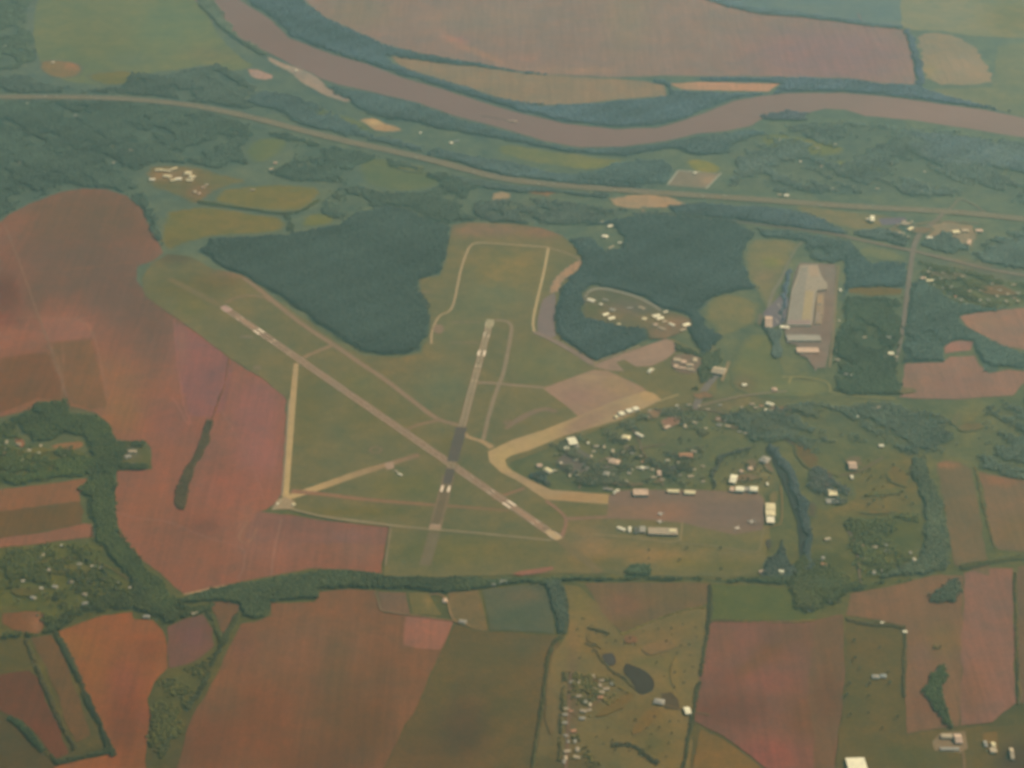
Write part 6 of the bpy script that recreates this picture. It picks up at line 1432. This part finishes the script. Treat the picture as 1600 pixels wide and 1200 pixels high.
for w_ in [(1022, 648, 22, 9, (136, 116, 92), 'tan bare plot just right of the arched hangars', -15), (1048, 660, 18, 9, (134, 112, 94), 'pinkish bare plot around the slanting roof', -15), (1100, 618, 22, 7, (128, 110, 88), 'brown bare plot below the broad grey road', 0),
           (985, 700, 14, 5, (112, 108, 90), 'dull worn lawn below the slantwise hall', 0), (950, 733, 12, 8, (108, 108, 96), 'grey yard by the dull grey roof', 0), (1050, 732, 20, 5, (98, 102, 98), 'bluish grey yard between the trees above the ramp', 0),
           (985, 757, 26, 4, (112, 106, 88), 'brown yard behind the wide pinkish hangar', 0), (1030, 752, 10, 5, (116, 104, 86), 'small brown yard above the ramp', 0), (925, 752, 14, 6, (104, 104, 84), 'worn lawn near the short street', 0),
           (1166, 748, 24, 8, (124, 112, 90), 'tan yard behind the two gleaming hangars', 0), (1176, 725, 12, 8, (116, 110, 90), 'worn ground inside the bayou ring', 0), (1200, 728, 8, 12, (122, 112, 92), 'pale worn ground by the grey tan roof', -20),
           (1210, 778, 9, 12, (122, 114, 84), 'brown verge above the yellowish hangars', 0), (1292, 752, 14, 14, (110, 104, 92), 'purplish yard above the lone pale roof', 0), (1270, 795, 12, 14, (98, 98, 82), 'dull ground between the bayous', 10),
           (1336, 722, 16, 9, (118, 110, 88), 'worn yard around the reddish roofed church', 0), (1405, 745, 22, 16, (114, 106, 78), 'brown grass inside the oxbow clearing', 20), (1375, 800, 34, 4, (118, 106, 78), 'long thin brown strip in the oxbow clearing', -4),
           (1385, 770, 34, 5, (110, 108, 78), 'long olive strip in the oxbow clearing', -6), (1160, 668, 34, 4, (112, 106, 88), 'worn verge along the street above the bayou ring', 0), (1125, 656, 14, 6, (122, 104, 88), 'reddish bare spot among the houses', 0),
           (1220, 640, 22, 4, (120, 106, 90), 'pinkish verge right of the bright slanting roof', 6), (1262, 712, 14, 26, (108, 102, 80), 'brown grass bank along the bayou', -35), (1290, 735, 24, 4, (106, 100, 80), 'brown track bank between the bayous', 25),
           (1255, 885, 24, 7, (104, 100, 74), 'olive clearing above the creek mouth', 0), (1282, 905, 18, 3, (120, 100, 78), 'thin reddish bank near the creek mouth', 0), (1405, 612, 26, 5, (116, 112, 88), 'pale verge above the bayou corridor', 0), (1515, 668, 24, 8, (112, 108, 84), 'worn pasture at the right above the bayou', 0),
           (1495, 655, 10, 12, (110, 112, 88), 'pale spot of grass at the right', 0), (985, 1000, 14, 6, (120, 98, 76), 'reddish worn tee on the golf course', 0), (932, 1000, 18, 10, (120, 106, 74), 'tan fairway at the top of the golf course', 35), (1030, 1012, 30, 10, (124, 106, 78), 'tan fairway in the upper golf course', -15),
           (1055, 1050, 8, 26, (122, 108, 74), 'tan fairway along the hedge', 0), (1010, 1128, 34, 10, (118, 100, 68), 'brown fairway in the lower golf course', -38), (960, 1105, 34, 8, (112, 98, 68), 'dull brown fairway under the ponds', -32), (860, 1110, 9, 40, (114, 102, 74), 'long pale fairway along the left hedge', 0),
           (1178, 815, 12, 6, (126, 116, 100), 'pale concrete stand at the right of the ramp', 0), (1110, 545, 12, 8, (112, 116, 92), 'light grass right of the tan blocks', 0), (1188, 500, 8, 10, (118, 116, 100), 'worn ground left of the lorry yard', 0),
           (1440, 360, 20, 6, (128, 120, 100), 'worn verge at the highway junction', 0), (1390, 362, 22, 5, (124, 120, 98), 'worn verge below the tall gleaming depot', 0), (1480, 430, 34, 8, (110, 112, 94), 'worn lawns in the suburb', 8), (1560, 455, 34, 9, (112, 108, 88), 'brownish lawns in the suburb at the right edge', 8),
           (60, 705, 34, 5, (106, 104, 70), 'pale lawn in the hamlet', -4), (110, 890, 40, 10, (104, 100, 64), 'pale lawn across the village', 4), (40, 925, 30, 8, (96, 94, 60), 'worn meadow in the village', 0), (640, 262, 30, 7, (110, 118, 92), 'pale clearing right under the highway', 10),
           (470, 262, 20, 8, (110, 116, 92), 'pale clearing around the slanting tan roof', -20), (60, 190, 50, 7, (98, 112, 92), 'pale clearing in the upper left woods', 4), (110, 205, 30, 6, (100, 110, 88), 'brownish clearing in the upper left woods', 0)]:
    worn(w_[0], w_[1], w_[2], w_[3], w_[4], w_[5], w_[6])


# ---- lorries
def lorry(x, y, rot, colour, label, group, src=None):
    if src is not None:
        return copy_thing(src, x, y, rot, label, group, h=2)
    e = bpy.data.objects.new('lorry', None)
    COL.objects.link(e)
    gx, gy = P(x, y)
    e.location = (gx, gy, 2.4)
    e.rotation_euler = (0, 0, math.radians(rot))
    e['label'], e['category'], e['group'] = label, 'lorry', group
    mw, mk = smat('lorry_paint', colour, .5), smat('tyre_rubber', (.03, .03, .03), .9)
    link('trailer', poly_mesh('trailer', [box_vf(-8, 5, -1.3, 1.3, 1.1, 4.0)], mw), e)
    c = link('cab', poly_mesh('cab', [([(5.5, -1.2, .8), (8.2, -1.2, .8), (8.2, -1.2, 2.1), (7.6, -1.2, 3.4), (5.5, -1.2, 3.6), (5.5, 1.2, .8), (8.2, 1.2, .8), (8.2, 1.2, 2.1), (7.6, 1.2, 3.4), (5.5, 1.2, 3.6)],
         [(0, 1, 2, 3, 4), (9, 8, 7, 6, 5), (1, 6, 7, 2), (2, 7, 8, 3), (3, 8, 9, 4), (4, 9, 5, 0), (0, 5, 6, 1)])], mw), e)
    link('windscreen', poly_mesh('windscreen', [([(8.22, -1, 2.15), (8.22, 1, 2.15), (7.68, 1, 3.3), (7.68, -1, 3.3)], [(0, 1, 2, 3)])], smat('window_glass', (.07, .09, .10), .2)), c)
    for px_ in (-6.8, -5.5, 6.6):
        for s_ in (-1, 1):
            V, F = [], []
            for q in (s_ * .8, s_ * 1.25):
                for j in range(10):
                    t = .6283 * j
                    V.append((px_ + .5 * math.cos(t), q, .5 + .5 * math.sin(t)))
            F = [(j, (j + 1) % 10, (j + 1) % 10 + 10, j + 10) for j in range(10)] + [tuple(range(10)), tuple(range(10, 20))]
            link('wheel', poly_mesh('wheel', [(V, F)], mk), e)
    return e


l0 = lorry(1216, 476, 80, (.62, .62, .58), 'pale lorry parked in the grey yard left of the factory', 'lorries parked left of the factory')
for i in range(11):
    lorry(1217 + (i % 4) * 2.8 - i * .7, 478 + i * 2.6, 78 + RNG.uniform(-4, 4), None, 'pale lorry parked in the grey yard left of the factory', 'lorries parked left of the factory', l0)
hw = smooth_line([(0, 152), (80, 152), (150, 153), (200, 155), (260, 160), (320, 168), (400, 185), (470, 204), (540, 221), (600, 234), (660, 247), (720, 263), (780, 279), (850, 288), (950, 296), (1050, 303), (1180, 312), (1300, 321), (1400, 327), (1510, 333), (1600, 343)], 2)
for i in range(16):
    k_ = int(RNG.integers(3, len(hw) - 3))
    a_, b_ = np.array(P(*hw[k_])), np.array(P(*hw[k_ + 1]))
    d_ = (b_ - a_) / np.hypot(*(b_ - a_))
    s_ = 1 if i % 2 else -1
    o_ = lorry(hw[k_][0], hw[k_][1], math.degrees(math.atan2(d_[1] * -s_, d_[0] * -s_)), None, 'pale lorry driving on the divided highway', 'lorries on the divided highway', l0)
    o_.location = (a_[0] - d_[1] * 17 * s_, a_[1] + d_[0] * 17 * s_, 2.5)


# ---- aircraft on the ramp
def airplane(x, y, rot, L, span, label, src=None):
    if src is not None:
        o = copy_thing(src, x, y, rot, label, 'airliners parked on the main ramp', h=4)
        o.location.z = 2.0
        return o
    e = bpy.data.objects.new('airplane', None)
    COL.objects.link(e)
    gx, gy = P(x, y, 4)
    e.location = (gx, gy, 2.0)
    e.rotation_euler = (0, 0, math.radians(rot))
    e['label'], e['category'], e['group'] = label, 'airplane', 'airliners parked on the main ramp'
    mw = smat('aircraft_white', (.78, .77, .72), .35)
    md = smat('aircraft_dark', (.12, .13, .15), .4)
    V, F, m = [], [], 12
    st = [(-.5, .02, 1.1), (-.42, .35, .7), (-.3, .7, .25), (-.1, .95, 0), (.3, .95, 0), (.42, .75, -.1), (.48, .4, -.25), (.5, .05, -.35)]
    for sx, r, dz in st:
        for j in range(m):
            t = 6.2832 * j / m
            V.append((sx * L, r * 1.9 * math.cos(t), 3.2 + dz + r * 1.9 * math.sin(t)))
    for i in range(len(st) - 1):
        for j in range(m):
            a, b = i * m + j, i * m + (j + 1) % m
            F.append((a, b, b + m, a + m))
    link('fuselage', poly_mesh('fuselage', [(V, F)], mw), e)

    def slab(pts, t):
        n = len(pts)
        return pts + [(a, b, c + t) for a, b, c in pts], [tuple(range(n))[::-1], tuple(range(n, 2 * n))] + [(i, (i + 1) % n, (i + 1) % n + n, i + n) for i in range(n)]
    for s in (-1, 1):
        w = [(.12 * L, s * 1.5, 2.4), (-.04 * L, s * span / 2, 3.1), (-.09 * L, s * span / 2, 3.1), (-.08 * L, s * 1.5, 2.4)]
        link('wing', poly_mesh('wing', [slab(w[::s], .4)], mw), e)
        q = [(-.38 * L, s * .6, 3.9), (-.46 * L, s * span * .18, 4.1), (-.49 * L, s * span * .18, 4.1), (-.47 * L, s * .6, 3.9)]
        link('tailplane', poly_mesh('tailplane', [slab(q[::s], .25)], mw), e)
        link('engine', poly_mesh('engine', [box_vf(.02 * L, .13 * L, s * span * .17 - .9, s * span * .17 + .9, .7, 2.3)], md), e)
    fin = [(-.34 * L, -.15, 4.6), (-.47 * L, -.15, 9.6), (-.51 * L, -.15, 9.6), (-.48 * L, -.15, 4.6)]
    V2 = fin + [(a, .15, c) for a, b, c in fin]
    link('tail_fin', poly_mesh('tail_fin', [(V2, [(0, 1, 2, 3), (7, 6, 5, 4), (0, 4, 5, 1), (1, 5, 6, 2), (2, 6, 7, 3), (3, 7, 4, 0)])], smat('fin_blue', (.15, .2, .32), .4)), e)
    return e


a0 = airplane(1032, 803, 190, 34, 32, 'white airliner parked above the terminal, upper one')
airplane(1031, 815, 178, 30, 28, 'white airliner parked tight against the terminal', a0)
airplane(1174, 815, 172, 36, 34, 'white airliner standing alone at the right of the ramp', a0)
airplane(1152, 825, 60, 24, 24, 'small white aircraft at the lower right of the ramp', a0)

# ---- single trees one can tell apart
def trees(poly, n, where, group, s=(.9, 1.4), sep=22):
    pp = np.array(poly)
    placed, tries = [], 0
    while len(placed) < n and tries < 3000:
        tries += 1
        x, y = RNG.uniform(pp[:, 0].min(), pp[:, 0].max()), RNG.uniform(pp[:, 1].min(), pp[:, 1].max())
        if not inside(np.array([x]), np.array([y]), pp)[0]:
            continue
        g = np.array(P(x, y))
        if any(np.hypot(*(g - q)) < sep for q in placed):
            continue
        placed.append(g)
        lone_tree(x, y, RNG.uniform(*s), int(RNG.integers(3)), f'dark round tree {where}', group)


trees([(900, 960), (960, 1000), (1090, 955), (1090, 1040), (1060, 1090), (1030, 1050), (960, 1010), (920, 1030), (890, 1040)], 36, 'dotted on the golf course grass', 'single trees on the golf course', s=(.6, .95), sep=34)
trees([(960, 1100), (1020, 1110), (1070, 1130), (1050, 1190), (950, 1190), (930, 1150)], 20, 'on the lower golf course', 'single trees on the lower golf course', s=(.6, .95), sep=34)
trees([(1325, 985), (1410, 990), (1408, 1140), (1320, 1140)], 14, 'in the olive paddocks at lower right', 'single trees in the paddocks', sep=60)
trees([(10, 865), (130, 855), (200, 920), (120, 950), (20, 945)], 40, 'in the village at lower left', 'single trees in the village', sep=24)
trees([(1130, 715), (1180, 705), (1200, 730), (1210, 760), (1130, 758)], 22, 'inside the bayou ring', 'single trees inside the bayou ring', sep=24)
trees([(1050, 842), (1180, 868), (1170, 895), (1040, 890), (950, 860)], 6, 'on the grass below the main ramp', 'single trees below the main ramp', sep=50)
trees([(1340, 720), (1420, 720), (1430, 790), (1350, 800)], 20, 'in the oxbow clearing', 'single trees in the oxbow clearing', sep=40)
haze_box()
